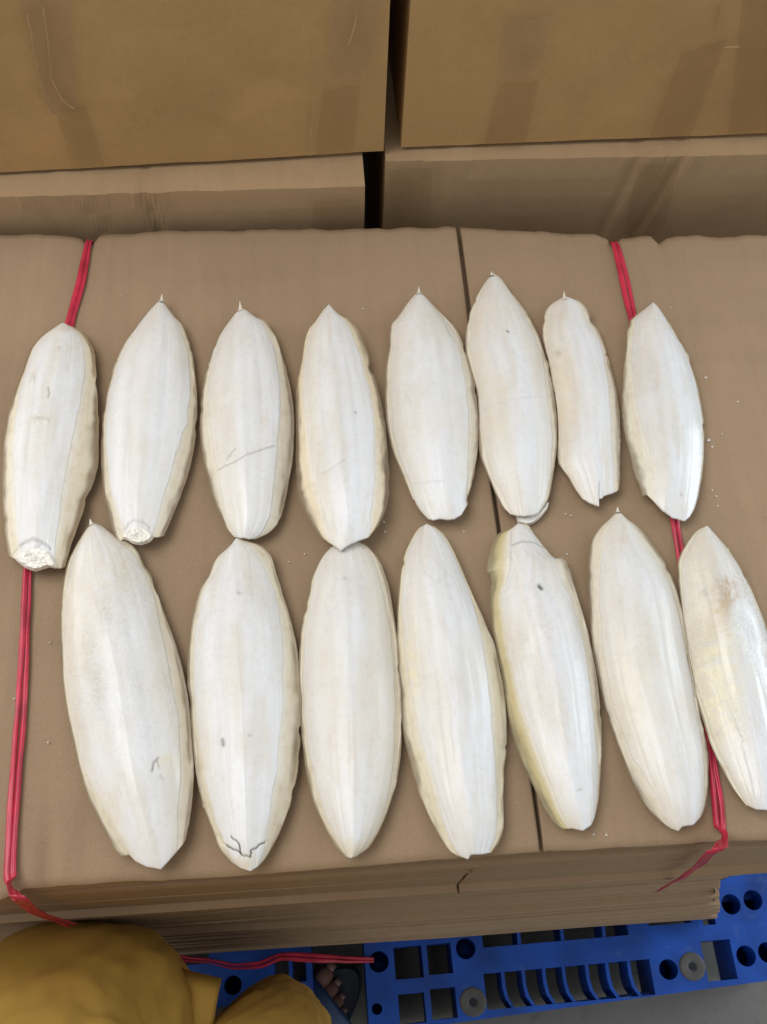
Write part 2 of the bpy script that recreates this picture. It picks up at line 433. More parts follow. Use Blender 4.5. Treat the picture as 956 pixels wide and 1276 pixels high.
panel([(-130, 296), (0, 290), (70, 289), (100, 293), (108, 300), (114, 301), (124, 290), (200, 286), (330, 284), (445, 282), (568, 280)],
      [(-150, 1160), (-60, 1140), (0, 1118), (14, 1112), (26, 1106), (150, 1098), (300, 1090), (450, 1078), (600, 1066), (673.5, 1060)], 'sheet_panel', 3,
      [(d1[0], d1[1], .006, .03, .004), (d2[0], d2[1] + .01, .012, .03, .0025), (d3[0], d3[1], .02, .02, .004)])
panel([(574, 281), (660, 286), (742, 290), (757, 295), (762, 302), (769, 302), (774, 295), (812, 292), (822, 300), (831, 293), (870, 290), (905, 292), (956, 290), (1150, 288)],
      [(679, 1060), (800, 1054), (900, 1048), (956, 1045), (1150, 1030)], 'sheet_panel', 7)

# the sheets beneath: each a slab with wavy, slightly proud or recessed edges
W_top = .66; D_s = loc2(atz(445, 282, ZT))[1] - .022
def slab(seed, x0, x1, thick, torn=False, gap=None):
    r = np.random.default_rng(seed); n = 11
    xs = np.linspace(x0, x1, n); yf = r.normal(0, .0012, n); yf = np.convolve(np.r_[yf[0], yf, yf[-1]], [.3, .4, .3], 'valid')
    V = []; Fc = []
    for i, x in enumerate(xs):
        zz = 0 if not torn else r.normal(0, .0006)
        V += [(x, yf[i], zz), (x, yf[i] - .0006, thick * .5 + zz), (x, yf[i] + .0003, thick + zz), (x, D_s - .006, thick), (x, D_s - .006, 0)]
    if gap:                                               # the slit between two flaps shows at the front too
        me = bpy.data.meshes.new('sheet'); bm_ = bmesh.new()
        for xa, xb in ((x0, gap - .0012), (gap + .0012, x1)): box_bm(xa, xb, 0, D_s - .006, 0, thick, bm_)
        bm_.to_mesh(me); bm_.free(); me.materials.append(M_edge); return me
    for i in range(n - 1):
        a = i * 5; b = a + 5
        for k in range(5):
            k2 = (k + 1) % 5; Fc.append((a + k, b + k, b + k2, a + k2))
    Fc.append((4, 3, 2, 1, 0)); Fc.append(tuple((n - 1) * 5 + k for k in range(5)))
    me = mesh('sheet', V, Fc); me.materials.append(M_edge); return me
def fill(root, zb, zt, x0, x1, seed, prof, jit=.0009, xend=None, gap=None):
    r = random.Random(seed); z = zb
    var = [slab(seed * 10 + k, x0, x1, .0132) for k in range(6)]; gapped = slab(0, x0, x1, .0132, gap=gap) if gap else None
    off_ = 0; left_ = 0
    h = .0138; cnt = int((zt - zb) / h); h = (zt - zb) / cnt
    for i in range(cnt):
        o = bpy.data.objects.new('sheet', gapped if gap and (i + .5) / cnt < .72 else r.choice(var)); COL.objects.link(o); o.parent = root
        f = (i + .5) / cnt
        dx_ = r.uniform(-.0015, .0015)
        if left_ <= 0: left_ = r.choice((3, 4, 5, 7)); off_ = r.gauss(0, jit * 1.6)
        left_ -= 1
        o.location = (dx_, prof(f) + off_ + r.gauss(0, jit * .22), z - root.location.z)
        o.scale = ((xend(z) - x0) / (x1 - x0) if xend else 1, 1, h * .992 / .0132)
        if xend: o.location.x = x0 * (1 - o.scale.x) + dx_
        z += h
def pf(stops):
    xs, ys = zip(*stops); return lambda f: float(np.interp(f, xs, ys))
x_r = .70
fill(top_b, .8, ZT - .0125, -.20, x_r, 1, pf([(0, .000), (.10, -.006), (.12, .004), (.55, .005), (.80, .003), (.86, .007), (.93, .002), (1, .004)]), gap=loc2(atz(593, 1075, .93))[0])
xe = loc2(atz(892, 1104, .79))[0]
nrm_ = np.array([-math.sin(psi), math.cos(psi), 0])
def on_front(px, py):
    v = fv + rv * (px - CX) / F + dv * (py - CY) / F
    return CAM + v * (((np.array([A0[0], A0[1], 0]) + nrm_ * .004 - CAM) @ nrm_) / (v @ nrm_))
_e = [on_front(891, y) for y in np.linspace(1098, 1156, 30)][::-1]
def xend(z): return float(np.interp(z, [p[2] for p in _e], [loc2(p)[0] for p in _e]))
yb = [float(np.mean([loc2(atz(px, py, zz))[1] for px, py in ((300, 1190), (450, 1179), (600, 1171))])) for zz in (.15,)][0] + .011
fill(mid_b, .45, .7985, -.24, xe, 2, pf([(0, .006), (.3, .006), (.34, -.002), (.37, .005), (.7, .006), (.93, .004), (1, .008)]), xend=xend)
fill(low_b, .1505, .4485, -.24, xe, 3, pf([(0, yb), (.06, yb - .006), (.2, yb * .8), (.5, yb * .5), (.8, .004), (1, .004)]), xend=xend)
print('yb', yb)
# torn, curled liner paper at the right end of the middle bundle
for k in range(5):
    r = np.random.default_rng(40 + k); n = 8
    V = []; Fc = []
    zz = np.linspace(0, .30, n)
    for i in range(n):
        o1 = r.normal(0, .003); xz = xend(.45 + .03 + zz[i]); V += [(xz + .002 + .005 * k * .4 + o1, .004 + .014 * k, .03 + zz[i]), (xz + .006 + .003 * k + o1 * 1.6 + r.normal(0, .002), .016 + .014 * k, .03 + zz[i])]
    for i in range(n - 1): Fc.append((2 * i, 2 * i + 1, 2 * i + 3, 2 * i + 2))
    link('torn_edge', mesh('torn_edge', V, Fc, True), M_sheet, mid_b)

# ------------------------------------------------------------------ cuttlebones
def resample(P, n, s=None):
    P = np.array(P, float)
    # Catmull-Rom densify for round outlines, then even arc length
    Q = np.r_[[2 * P[0] - P[1]], P, [2 * P[-1] - P[-2]]]
    out = []
    for i in range(1, len(Q) - 2):
        p0, p1, p2, p3 = Q[i - 1], Q[i], Q[i + 1], Q[i + 2]
        for t in np.linspace(0, 1, 12, endpoint=False):
            out.append(.5 * (2 * p1 + (p2 - p0) * t + (2 * p0 - 5 * p1 + 4 * p2 - p3) * t * t + (3 * p1 - p0 - 3 * p2 + p3) * t ** 3))
    out.append(P[-1]); D = np.array(out)
    d = np.r_[0, np.cumsum(np.hypot(*np.diff(D, axis=0).T))]; t = np.linspace(0, d[-1], n) if s is None else s * d[-1]
    return np.stack([np.interp(t, d, D[:, 0]), np.interp(t, d, D[:, 1])], -1)
def lin(P, u):
    P = np.array(P, float); d = np.r_[0, np.cumsum(np.hypot(*np.diff(P, axis=0).T))]; t = u * d[-1]
    return np.stack([np.interp(t, d, P[:, 0]), np.interp(t, d, P[:, 1])], -1)

def seg_dist(px, py, pts):
    best = np.full(px.shape, 1e9)
    for (x0, y0), (x1, y1) in zip(pts[:-1], pts[1:]):
        dx, dy = x1 - x0, y1 - y0; L2 = dx * dx + dy * dy + 1e-9
        t = np.clip(((px - x0) * dx + (py - y0) * dy) / L2, 0, 1)
        best = np.minimum(best, np.hypot(px - x0 - t * dx, py - y0 - t * dy))
    return best

GROUP = 'cuttlebones laid out in two rows on the cardboard'
def cuttlebone(seed, label, org, sc, tip, L, E, R, inner, spine=None, H=None, zr=(.0070, .0070), marks=(), blobs=(), bumps=(),
               cream=(.5, .5), warm=(0, 0), grain=.35, grain_at=.25, gloss=.3, edge=.8, mcol=(.66, .55, .38), mout=(.40, .30, .18), rimw=.78,
               ridge=1.0, dents=(), flakes=(), mL=None):
    ox, oy = org
    c = lambda P: [(ox + x / sc, oy + y / sc) for x, y in P]
    NT, NU, K = (420, 171, 15) if seed == 10 else (220, 91, 15)
    ts = np.linspace(0, 1, NT); ts = .5 * ts + .5 * ts ** 1.25
    Lp = resample(c([tip] + list(L)), NT, ts); Rp = resample(c([tip] + list(R)), NT, ts)
    Ep = c(E)
    jl = fbm(ts * 30, ts * 0, seed) * .6; jr = fbm(ts * 30, ts * 0 + 9, seed) * .6
    def smooth(P, n=25):
        k_ = np.hanning(n + 2)[1:-1]; k_ /= k_.sum(); h_ = n // 2; Q = np.r_[2 * P[0] - P[h_:0:-1], P, 2 * P[-1] - P[-2:-h_ - 2:-1]]
        return np.stack([np.convolve(Q[:, c_], k_, 'valid') for c_ in (0, 1)], -1)
    Lr, Rr = Lp.copy(), Rp.copy()
    fade_tip = sstep(0, .06, ts)
    rj = np.random.default_rng(seed + 100)
    for arr_, sg_ in ((Lr, 1), (Rr, -1)):
        jj = (jl if sg_ > 0 else jr).copy()
        for _k in range(rj.integers(2, 5)):                # chips broken out of the rim
            c0 = rj.uniform(.1, .92); w0 = rj.uniform(.006, .03); jj += sg_ * rj.uniform(.6, 1.9) * np.clip(1 - np.abs(ts - c0) / w0, 0, 1) ** .6 * np.sign(rj.uniform(-.15, 1))
        arr_[:, 0] += jj * fade_tip * sstep(1.0, .97, ts)
    Lp, Rp = smooth(Lp), smooth(Rp)
    dL, dR = (Lr - Lp), (Rr - Rp)
    dL[-1] = 0; dR[-1] = 0
    # inner boundary of the white body, in u
    iy = np.array([oy + k[0] / sc for k in inner]); il = np.array([ox + k[1] / sc for k in inner]); ir = np.array([ox + k[2] / sc for k in inner])
    uL = np.full(NT, -.85); uR = np.full(NT, .85)
    for _ in range(4):
        for uu, arr in ((uL, il), (uR, ir)):
            yy = Lp[:, 1] + (Rp[:, 1] - Lp[:, 1]) * (uu + 1) / 2
            xx = np.interp(yy, iy, arr)
            val = 2 * (xx - Lp[:, 0]) / np.maximum(Rp[:, 0] - Lp[:, 0], 2) - 1
            out = (yy < iy[0]) | (yy > iy[-1])
            uu[~out] = val[~out]
            k0 = np.argmax(~out); k1 = NT - 1 - np.argmax(~out[::-1])
            uu[:k0] = uu[k0]; uu[k1 + 1:] = uu[k1]
    k = np.ones(9) / 9
    uL = np.clip(np.convolve(np.pad(uL, 4, 'edge'), k, 'valid') + fbm(ts * 22, ts * 0 + 4, seed) * .035, -.97, -.35)
    uR = np.clip(np.convolve(np.pad(uR, 4, 'edge'), k, 'valid') + fbm(ts * 22, ts * 0 + 7, seed) * .035, .35, .97)
    def pix(u):                                           # u: NT x n  -> pixel coordinates
        s = (u + 1) / 2
        P = Lp[:, None, :] * (1 - s)[..., None] + Rp[:, None, :] * s[..., None]
        w = (sstep(.86, 1.0, ts) ** 1.6)[:, None, None]
        base = Lp[-1] * (1 - s[-1])[:, None] + Rp[-1] * s[-1][:, None]
        return P + w * (lin(Ep, s[-1]) - base)[None]
    wid = np.hypot(*(Rp - Lp).T)
    wpx = wid.max()
    Hm = H or wpx / 1690 * .21
    g = np.where(ts < .5, 1 - (1 - ts / .5) ** 2, 1 - .86 * ((ts - .5) / .5) ** 3.0) ** .72
    zrim = ZT + zr[0] + (zr[1] - zr[0]) * ts + .003 * np.abs(2 * ts - 1) ** 2
    def height(u, P):
        T = ts[:, None]
        au = np.minimum(np.abs(u) / .95, 1)
        prof = .60 * (1 - au ** 2.15) + .40 * np.interp(au, [0, .06, .36, .42, .70, 1.0], [1.0, .985, .82, .775, .47, 0])
        h = Hm * g[:, None] * prof
        # median ridge and the two side furrows, growing towards the broad end
        amp = .0010 * ridge * sstep(.03, .5, T) * (1 - .3 * T)
        um = .04 * np.sin(T * 3 + seed)
        h = h - amp * np.minimum(np.abs(u - um) / .34, 1.0) ** .8
        for uf in (-.36, .36):
            h = h - .00022 * ridge * np.exp(-((u - uf - um * .5) / .045) ** 2) * sstep(.02, .15, T)
        h = h - .00022 * (np.cos(u * 17 + np.sin(T * 3 + seed) * .6) * .5 + .5) * sstep(.06, .25, T) * sstep(1.0, .55, T) * prof
        for uf in (-.62, .60):
            h = h - .00015 * ridge * np.exp(-((u - uf) / .03) ** 2) * sstep(.05, .2, T)
        h = h + fbm(u * 6 + 20, T * 3, seed) * .00045 * prof + fbm(u * 14, T * 9, seed + 3) * .00010 * prof
        px, py = P[..., 0], P[..., 1]
        for pts, wd, dep, *_ in MK: h = h - dep * np.exp(-(seg_dist(px, py, pts) / wd) ** 2)
        for (bx, by, brx, bry, bh) in BP:
            r2 = ((px - bx) / brx) ** 2 + ((py - by) / bry) ** 2
            h = h + bh * np.exp(-r2) * (1 + .8 * vnoise(px * .6, py * .6, seed))
        return h
    rm = np.random.default_rng(seed + 500)
    def ragged(p):                                         # natural lines are never straight
        P_ = np.array(p, float); n_ = max(2, int(np.hypot(*np.diff(P_, axis=0).T).sum() / 7)); Q_ = lin(P_, np.linspace(0, 1, n_))
        Q_[1:-1] += rm.normal(0, 1.5, (n_ - 2, 2)); return [tuple(q_) for q_ in Q_]
    MK = [(c(ragged(p)), w / sc * 1.0, d, k) for p, w, d, k in marks]
    BP = [(ox + x / sc, oy + y / sc, rx / sc, ry / sc, h) for x, y, rx, ry, h in bumps]
    BL = [(ox + x / sc, oy + y / sc, rx / sc, ry / sc, col, k) for x, y, rx, ry, col, k in blobs]
    ctr = pix(np.zeros((NT, 1)))[NT // 2, 0]; base = atz(ctr[0], ctr[1], ZT)
    root = thing('cuttlebone', label, 'cuttlebone', tuple(base), GROUP)
    def world(P, z): return atzv(P[..., 0], P[..., 1], np.broadcast_to(zrim[:, None], P.shape[:2])) * np.array([1, 1, 0]) + np.stack([P[..., 0] * 0, P[..., 0] * 0, z], -1) - base
    # ---- white body
    v = np.linspace(-1, 1, NU)[None, :]
    u = uL[:, None] * (1 - (v + 1) / 2) + uR[:, None] * (v + 1) / 2
    P = pix(u); h = height(u, P); z = zrim[:, None] + h
    lip = np.exp(-((1 - np.abs(v)) / .035) ** 2); z = z - .0003 * lip * 0
    top = world(P, z)
    # colour: white centre, cream towards the sides, stains where the bone has them
    T = ts[:, None]
    col = np.ones((NT, NU, 4)); wt = np.array([.765, .770, .785]); cr = np.array([.69, .615, .475])
    cl = cream[0] * sstep(.15, 1.0, -v + fbm(v * 3, T * 6, seed + 5) * .35) + warm[0] * sstep(.0, .35, -v)
    crr = cream[1] * sstep(.15, 1.0, v + fbm(v * 3, T * 6, seed + 6) * .35) + warm[1] * sstep(.0, .35, v)
    f = np.clip(cl + crr + fbm(v * 2.5 + 9, T * 5, seed + 8) * .30, 0, 1)[..., None]
    col[..., :3] = wt * (1 - f) + cr * f
    ant = (sstep(.55, .05, T + fbm(v * 2, T * 4, seed + 21) * .25) * .55 * np.clip(.8 + fbm(v * 4, T * 9, seed + 22), .2, 1.2))[..., None]
    col[..., :3] = col[..., :3] * (1 - ant) + np.array([.655, .625, .590]) * ant
    mot = np.clip(fbm(v * 1.8 + 30, T * 4.5, seed + 31) * 1.2, 0, .40)[..., None]
    col[..., :3] = col[..., :3] * (1 - mot) + np.array([.68, .625, .535]) * mot
    rb = (np.cos(v * 15 + np.sin(T * 3 + seed) * .6) * .5 + .5) * sstep(.06, .25, T) * sstep(1.0, .55, T) * np.clip(.6 + fbm(v * 4, T * 3, seed + 41), 0, 1)
    col[..., :3] *= (1 - .055 * rb)[..., None]
    px, py = P[..., 0], P[..., 1]
    for pts, wd, dep, k in MK:
        a = (np.exp(-(seg_dist(px, py, pts) / (wd * 1.15)) ** 2) * k)[..., None]; col[..., :3] = col[..., :3] * (1 - a) + np.array([.10, .085, .07]) * a
    for bx, by, rx, ry, bc, k in BL:
        r2 = ((px - bx) / rx) ** 2 + ((py - by) / ry) ** 2
        a = (np.exp(-r2 ** 1.3) * k * np.clip(.75 + 1.1 * fbm(px * .16, py * .16, seed + 11), 0, 1.3))[..., None].clip(0, 1)
        col[..., :3] = col[..., :3] * (1 - a) + np.array(bc) * a
    gr = np.clip(grain * (np.exp(-((T - grain_at) / .28) ** 2) * (1 - .3 * np.abs(v)) + .08) * np.clip(.7 + 1.6 * fbm(v * 3, T * 7, seed + 2), .1, 1.6), 0, 1)
    gl = np.clip(gloss + .5 * fbm(v * 2, T * 4, seed + 4), 0, 1)
    ext = np.stack([gr, gl, gr * 0, gr * 0 + 1], -1)
    uvs = np.stack([np.broadcast_to(v * .5 + .5, (NT, NU)) + seed * .37, np.broadcast_to(T, (NT, NU)) + seed * .71], -1)
    # side skirts: the body's edge stands a little proud of the margin
    def ring(dz, inset):
        uu = u * (1 - inset); PP = pix(uu); return world(PP, zrim[:, None] + height(uu, PP) * (1 - inset) - dz)
    skl = top[:, :1].copy(); skl[..., 2] -= .0014; skr = top[:, -1:].copy(); skr[..., 2] -= .0014
    # belly: rounded underside that rests on the cardboard
    hb = .55 * g[:, None] * zr[0] + 0 * v
    zb = np.maximum(zrim[:, None] - (zrim[:, None] - ZT - .0016 + .0 * v) * (1 - np.abs(v) ** 3) * sstep(0, .22, T) * np.where(T > .9, 1, 1), ZT + .0012)
    zb = np.minimum(zb, z - .0016)
    we = sstep(.80, .965, T); zb = zb * (1 - we) + (z - .0012) * we
    bot = world(P, zb)
    V = np.concatenate([top.reshape(-1, 3), bot.reshape(-1, 3)])
    B = NT * NU
    q = [grid_quads(NT, NU, 0, True), grid_quads(NT, NU, B)]
    loop = np.r_[np.arange(NU), np.arange(1, NT) * NU + NU - 1, (NT - 1) * NU + np.arange(NU - 2, -1, -1), np.arange(NT - 2, -1, -1) * NU]
    q.append(np.stack([loop[1:], loop[1:] + B, loop[:-1] + B, loop[:-1]], -1))
    me = np_mesh('shell', V, np.concatenate(q), True, np.concatenate([uvs.reshape(-1, 2)] * 2),
                 {'tint': np.concatenate([col.reshape(-1, 4)] * 2), 'extra': np.concatenate([ext.reshape(-1, 4)] * 2)})
    sm = np.ones(len(me.polygons), bool); sm[-len(q[2]):] = False
    me.polygons.foreach_set('use_smooth', sm)
    link('shell', me, M_shell, root)
    # ---- horny margin on both sides
    Vs = []; Qs = []; Us = []; Cs = []; off = 0
    kk = np.linspace(0, 1, K)[None, :]
    for sgn, ub in ((-1, uL), (1, uR)):
        u2 = (ub * .95)[:, None] * (1 - kk) + sgn * kk
        P2 = pix(u2)
        h2 = height(u2, P2)
        P2 = P2 + (dL if sgn < 0 else dR)[:, None, :] * (kk ** 2)[..., None]
        sag = .00028 + .0008 * kk * (1 - kk)
        z2 = zrim[:, None] + np.maximum(h2 - sag, -.004) + fbm(kk * 2 + sgn, T * 9, seed + 15) * .0003 * kk + .0007 * kk ** 4
        t2 = world(P2, z2); b2 = t2.copy(); b2[..., 2] -= .0007
        nV = NT * K
        Vs += [t2.reshape(-1, 3), b2.reshape(-1, 3)]
        fl_ = sgn < 0
        i = grid_quads(NT, K, off, sgn > 0); j = grid_quads(NT, K, off + nV, sgn < 0)
        e = off + np.arange(NT - 1) * K + K - 1
        sd = np.stack([e, e + K, e + K + nV, e + nV], -1)
        en = off + (NT - 1) * K + np.arange(K - 1); se = np.stack([en, en + 1, en + 1 + nV, en + nV], -1)
        Qs += [i, j, sd, se]
        mcol = tuple(.62 * a_ + .38 * b_ for a_, b_ in zip(mcol, (.78, .74, .65))) if sgn < 0 else mcol
        mi = np.array(mcol if not (mL and sgn < 0) else mL); mo = .8 * np.array(mout if not (mL and sgn < 0) else np.array(mL) * .75)
        a = sstep(.66, .92, kk + fbm(kk * 2, T * 10, seed + sgn) * .35)[..., None] * np.ones((NT, K, 1))
        inn = sstep(.0, .5, kk)[..., None] * np.ones((NT, K, 1))
        cc = np.array([.755, .72, .64]) * (1 - inn) + mi * inn; cc = cc * (1 - a) + mo * a
        edge_ = edge * .72
        al = 1 - (1 - edge_) * sstep(.62, .92, kk + fbm(kk * 2, T * 8, seed + 3 * sgn) * .4) * np.ones((NT, K))
        rim_ = sstep(.93, .985, kk)[..., None] * np.ones((NT, K, 1)); cc = cc * (1 - rim_) + np.array([.46, .36, .23]) * rim_
        C4 = np.concatenate([cc, al[..., None]], -1).reshape(-1, 4); Cs += [C4, C4]
        uv2 = np.stack([kk + T * 0, T + kk * 0], -1).reshape(-1, 2) + seed * .3; Us += [uv2, uv2]
        off += 2 * nV
    me = np_mesh('margin', np.concatenate(Vs), np.concatenate(Qs), True, np.concatenate(Us), {'tint': np.concatenate(Cs)})
    link('margin', me, M_margin, root)
    # ---- spine at the tip
    if spine:
        tp = np.array(c([tip])[0]); sp = np.array(c([spine])[0])
        za = zrim[0] + .0012
        A = atz(tp[0], tp[1] + 4.5, za + .001); sp = tp + (sp - tp) * .9; Bp = atz(sp[0], sp[1], za + .001)
        n, m = 7, 8; Vv = []; Fc = []
        ax = (Bp - A); sx_ = np.cross(ax, [0, 0, 1.]); sx_ /= np.linalg.norm(sx_) + 1e-9; sz_ = np.cross(sx_, ax); sz_ /= np.linalg.norm(sz_)
        for i in range(n):
            t = i / (n - 1); ctrp = A + ax * t + np.array([0, 0, -.001]) * math.sin(t * math.pi); rr = .0023 * (1 - t) ** 1.3 + .0003
            for j in range(m):
                an = j / m * 2 * math.pi; Vv.append(ctrp + sx_ * rr * math.cos(an) + sz_ * rr * .7 * math.sin(an) - base)
        for i in range(n - 1):
            for j in range(m):
                Fc.append((i * m + j, i * m + (j + 1) % m, (i + 1) * m + (j + 1) % m, (i + 1) * m + j))
        Fc.append(tuple((n - 1) * m + j for j in range(m)))
        link('spine', mesh('spine', Vv, Fc, True), M_spine, root)
    # ---- loose flakes and crushed bits
    for name, poly, lift, amp, mt in flakes:
        poly = c(poly); P0 = np.array(poly); r = np.random.default_rng(seed + 60)
        cen = P0.mean(0); rings = 7; Vv = [tuple(atz(*cen, ZT + lift + amp * .6) - base)]; Fc = []
        n = len(P0) * 3; out = lin(list(poly) + [poly[0]], np.arange(n) / n)
        for k2 in range(1, rings + 1):
            for p in out:
                q2 = cen + (p - cen) * k2 / rings + r.normal(0, .35, 2) * (k2 < rings)
                zz = ZT + lift + (amp * (1.6 * abs(float(fbm(np.array(q2[0] * .16), np.array(q2[1] * .30), seed + 70))) + .25) if k2 < rings else -amp * .8)
                Vv.append(tuple(atz(*q2, zz) - base))
        for j in range(n): Fc.append((0, 1 + j, 1 + (j + 1) % n))
        for k2 in range(rings - 1):
            for j in range(n):
                a_, b_ = 1 + k2 * n + j, 1 + k2 * n + (j + 1) % n; Fc.append((a_, a_ + n, b_ + n, b_))
        bt = len(Vv); o0 = 1 + (rings - 1) * n
        for j in range(n): x_, y_, z_ = Vv[o0 + j]; Vv.append((x_, y_, z_ - .003))
        for j in range(n): Fc.append((o0 + j, bt + j, bt + (j + 1) % n, o0 + (j + 1) % n))
        me = mesh(name, Vv, Fc, False)
        link(name, me, mt, root)
    return root

U, D = 3.864, 2.811
# upper row, left to right
cuttlebone(1, 'cuttlebone with wide creamy margins and torn crumpled lower end, on the left red twine', (0, 390), U, (305, 48),
  [(255,75),(190,120),(145,180),(115,265),(85,345),(55,430),(30,520),(12,610),(3,720),(3,830),(8,940),(18,1050),(28,1130),(38,1170)],
  [(38,1170),(62,1178),(90,1195),(130,1205),(165,1210),(200,1205),(235,1210),(250,1225),(285,1230),(312,1222)],
  [(345,65),(385,85),(430,130),(455,190),(462,260),(470,400),(476,520),(474,640),(470,740),(445,830),(412,890),(408,930),(380,1010),(345,1110),(312,1222)],
  [(150,185,395),(180,165,408),(345,100,415),(520,85,385),(720,75,350),(940,85,305),(1100,100,278),(1180,110,270)],
  marks=[([(256,405),(260,440),(256,455)],4,.0003,.45),([(205,545),(235,552),(262,560)],7,.0005,.10),([(300,200),(306,206)],3,.0002,.5),
         ([(62,1172),(110,1132),(175,1112),(230,1128),(252,1150)],5,.0012,.35),([(120,1170),(170,1165),(215,1130)],4,.0006,.2)],
  bumps=[(172,345,10,28,.0016),(75,1070,10,20,.0014),(215,565,45,12,.0009),(150,1180,40,18,.001)],
  blobs=[(215,560,60,30,(.66,.60,.47),.6),(320,85,40,30,(.55,.45,.36),.6),(175,345,20,40,(.70,.66,.56),.5),(340,230,40,60,(.66,.64,.58),.4),(340,430,40,40,(.66,.66,.65),.35)],
  cream=(.15,.10), grain=.25, edge=.85, mcol=(.70,.60,.42), mout=(.42,.31,.19), ridge=.8,
  flakes=[('crumpled_end', [(70,1180),(120,1140),(180,1122),(235,1140),(262,1185),(275,1225),(235,1216),(165,1238),(120,1222),(90,1200)], .0150, .0028, M_chip)])
cuttlebone(2, 'smooth white cuttlebone with a small black hole beside its crushed lower tip', (120, 360), U, (313, 48),
  [(285,72),(240,120),(190,185),(145,245),(110,310),(75,400),(50,500),(33,600),(24,700),(22,800),(27,900),(38,1000),(55,1080),(75,1160),(95,1205)],
  [(95,1205),(120,1212),(150,1200),(175,1212),(215,1218),(250,1212),(270,1200),(300,1195),(325,1188)],
  [(340,85),(375,130),(415,175),(440,235),(460,290),(472,380),(483,480),(487,580),(482,680),(468,780),(445,880),(415,970),(380,1060),(350,1130),(325,1188)],
  [(150,222,385),(310,118,442),(500,58,455),(650,46,440),(740,50,410),(880,62,375),(1000,78,335),(1130,120,300),(1190,150,270)], spine=(316,24),
  marks=[([(98,1163),(110,1172)],9,.001,.95),([(120,1195),(160,1150),(185,1135),(240,1142),(262,1165)],4,.0008,.25),([(170,238),(176,241)],3,.0001,.4),([(104,612),(107,614)],3,.0001,.4)],
  blobs=[(440,860,14,60,(.36,.30,.25),.4),(150,330,60,80,(.74,.70,.64),.3)],
  cream=(.12,.22), grain=.15, edge=.85, mcol=(.66,.57,.40), mout=(.42,.32,.22), ridge=.9,
  flakes=[('crumpled_end', [(125,1195),(160,1150),(190,1138),(245,1150),(275,1190),(255,1212),(215,1226),(175,1220),(150,1205)], .0150, .0028, M_chip)])
cuttlebone(3, 'cuttlebone with a long grey diagonal scratch across its lower half and a thin spine', (240, 360), U, (232, 92),
  [(205,115),(170,160),(130,215),(100,280),(75,360),(52,450),(40,540),(35,640),(40,740),(58,850),(82,950),(112,1040),(145,1110),(165,1155),(195,1190)],
  [(195,1190),(230,1205),(270,1210),(310,1200)],
  [(265,102),(305,135),(345,150),(380,190),(410,250),(435,330),(460,420),(480,520),(490,620),(488,740),(478,850),(460,950),(438,1050),(415,1120),(370,1170),(310,1200)],
  [(150,185,315),(200,150,350),(300,100,395),(500,70,422),(700,90,418),(850,115,408),(950,135,395),(1100,165,375),(1180,205,330)], spine=(227, 56),
  marks=[([(105,892),(200,875),(300,830),(400,780)],3,.0003,.42),([(172,850),(215,810)],4,.0003,.30)],
  blobs=[(355,665,28,45,(.68,.58,.48),.55),(230,530,80,60,(.74,.71,.64),.5),(200,1090,80,60,(.76,.72,.62),.4),(360,1050,50,80,(.74,.69,.58),.4)],
  cream=(.35,.10), grain=.3, gloss=.35, edge=.85, mcol=(.68,.61,.46), mout=(.46,.37,.25))
cuttlebone(4, 'cuttlebone with a wide clear brown margin, its pointed lower end overlapping the bone below', (360, 360), U, (193, 72),
  [(165,100),(125,155),(90,195),(70,260),(58,350),(42,420),(35,520),(33,620),(35,720),(33,800),(35,900),(45,990),(75,1060),(110,1130),(145,1185),(180,1210)],
  [(180,1210),(215,1235),(250,1265),(290,1240),(335,1215),(390,1190)],
  [(225,105),(255,130),(290,145),(330,190),(360,245),(385,320),(395,380),(420,440),(445,540),(465,650),(475,760),(482,860),(485,950),(470,1050),(435,1130),(390,1190)],
  [(130,150,235),(200,105,290),(350,68,345),(500,68,385),(650,80,410),(850,110,415),(1000,142,405),(1100,165,395),(1180,188,388)],
  zr=(.0085, .0145),
  marks=[([(165,915),(205,895),(240,882),(268,866)],5,.0003,.18),([(320,630),(323,632)],4,.0002,.6)],
  blobs=[(200,900,60,30,(.72,.68,.58),.3),(110,200,30,60,(.68,.60,.50),.4)],
  cream=(.30,.12), warm=(.18,0), grain=.15, edge=.38, mcol=(.70,.55,.33), mout=(.42,.33,.22), ridge=1.5)
cuttlebone(5, 'plump cuttlebone with a small torn notch at its lower right, left of the cardboard slit', (470, 340), U, (202, 88),
  [(175,110),(130,160),(90,220),(68,250),(58,340),(45,430),(38,530),(40,640),(50,740),(75,850),(105,930),(135,1010),(165,1075),(200,1135),(240,1180)],
  [(240,1180),(270,1193),(300,1190),(340,1197),(370,1195),(405,1170),(438,1110)],
  [(235,115),(280,165),(330,215),(380,270),(410,330),(440,420),(465,510),(480,600),(488,700),(487,800),(480,880),(468,960),(452,1035),(434,1078),(438,1108)],
  [(180,150,270),(250,85,345),(400,70,400),(550,60,425),(700,70,438),(850,95,440),(1000,150,432),(1100,190,425)], spine=(201, 66),
  marks=[([(130,600),(158,665)],4,.0003,.12),([(150,1020),(250,1030),(320,1028)],4,.0002,.10),([(325,255),(345,300),(372,345)],5,.0005,.12),([(440,1070),(438,1100)],6,.001,.5)],
  bumps=[(105,270,30,40,.0008)],
  blobs=[(220,610,50,60,(.72,.67,.60),.5),(290,740,90,80,(.76,.72,.64),.5),(110,420,50,140,(.74,.68,.57),.5),(330,280,20,40,(.66,.60,.52),.4)],
  cream=(.40,.25), grain=.2, edge=.9, mcol=(.70,.62,.47), mout=(.50,.40,.28), ridge=.7)
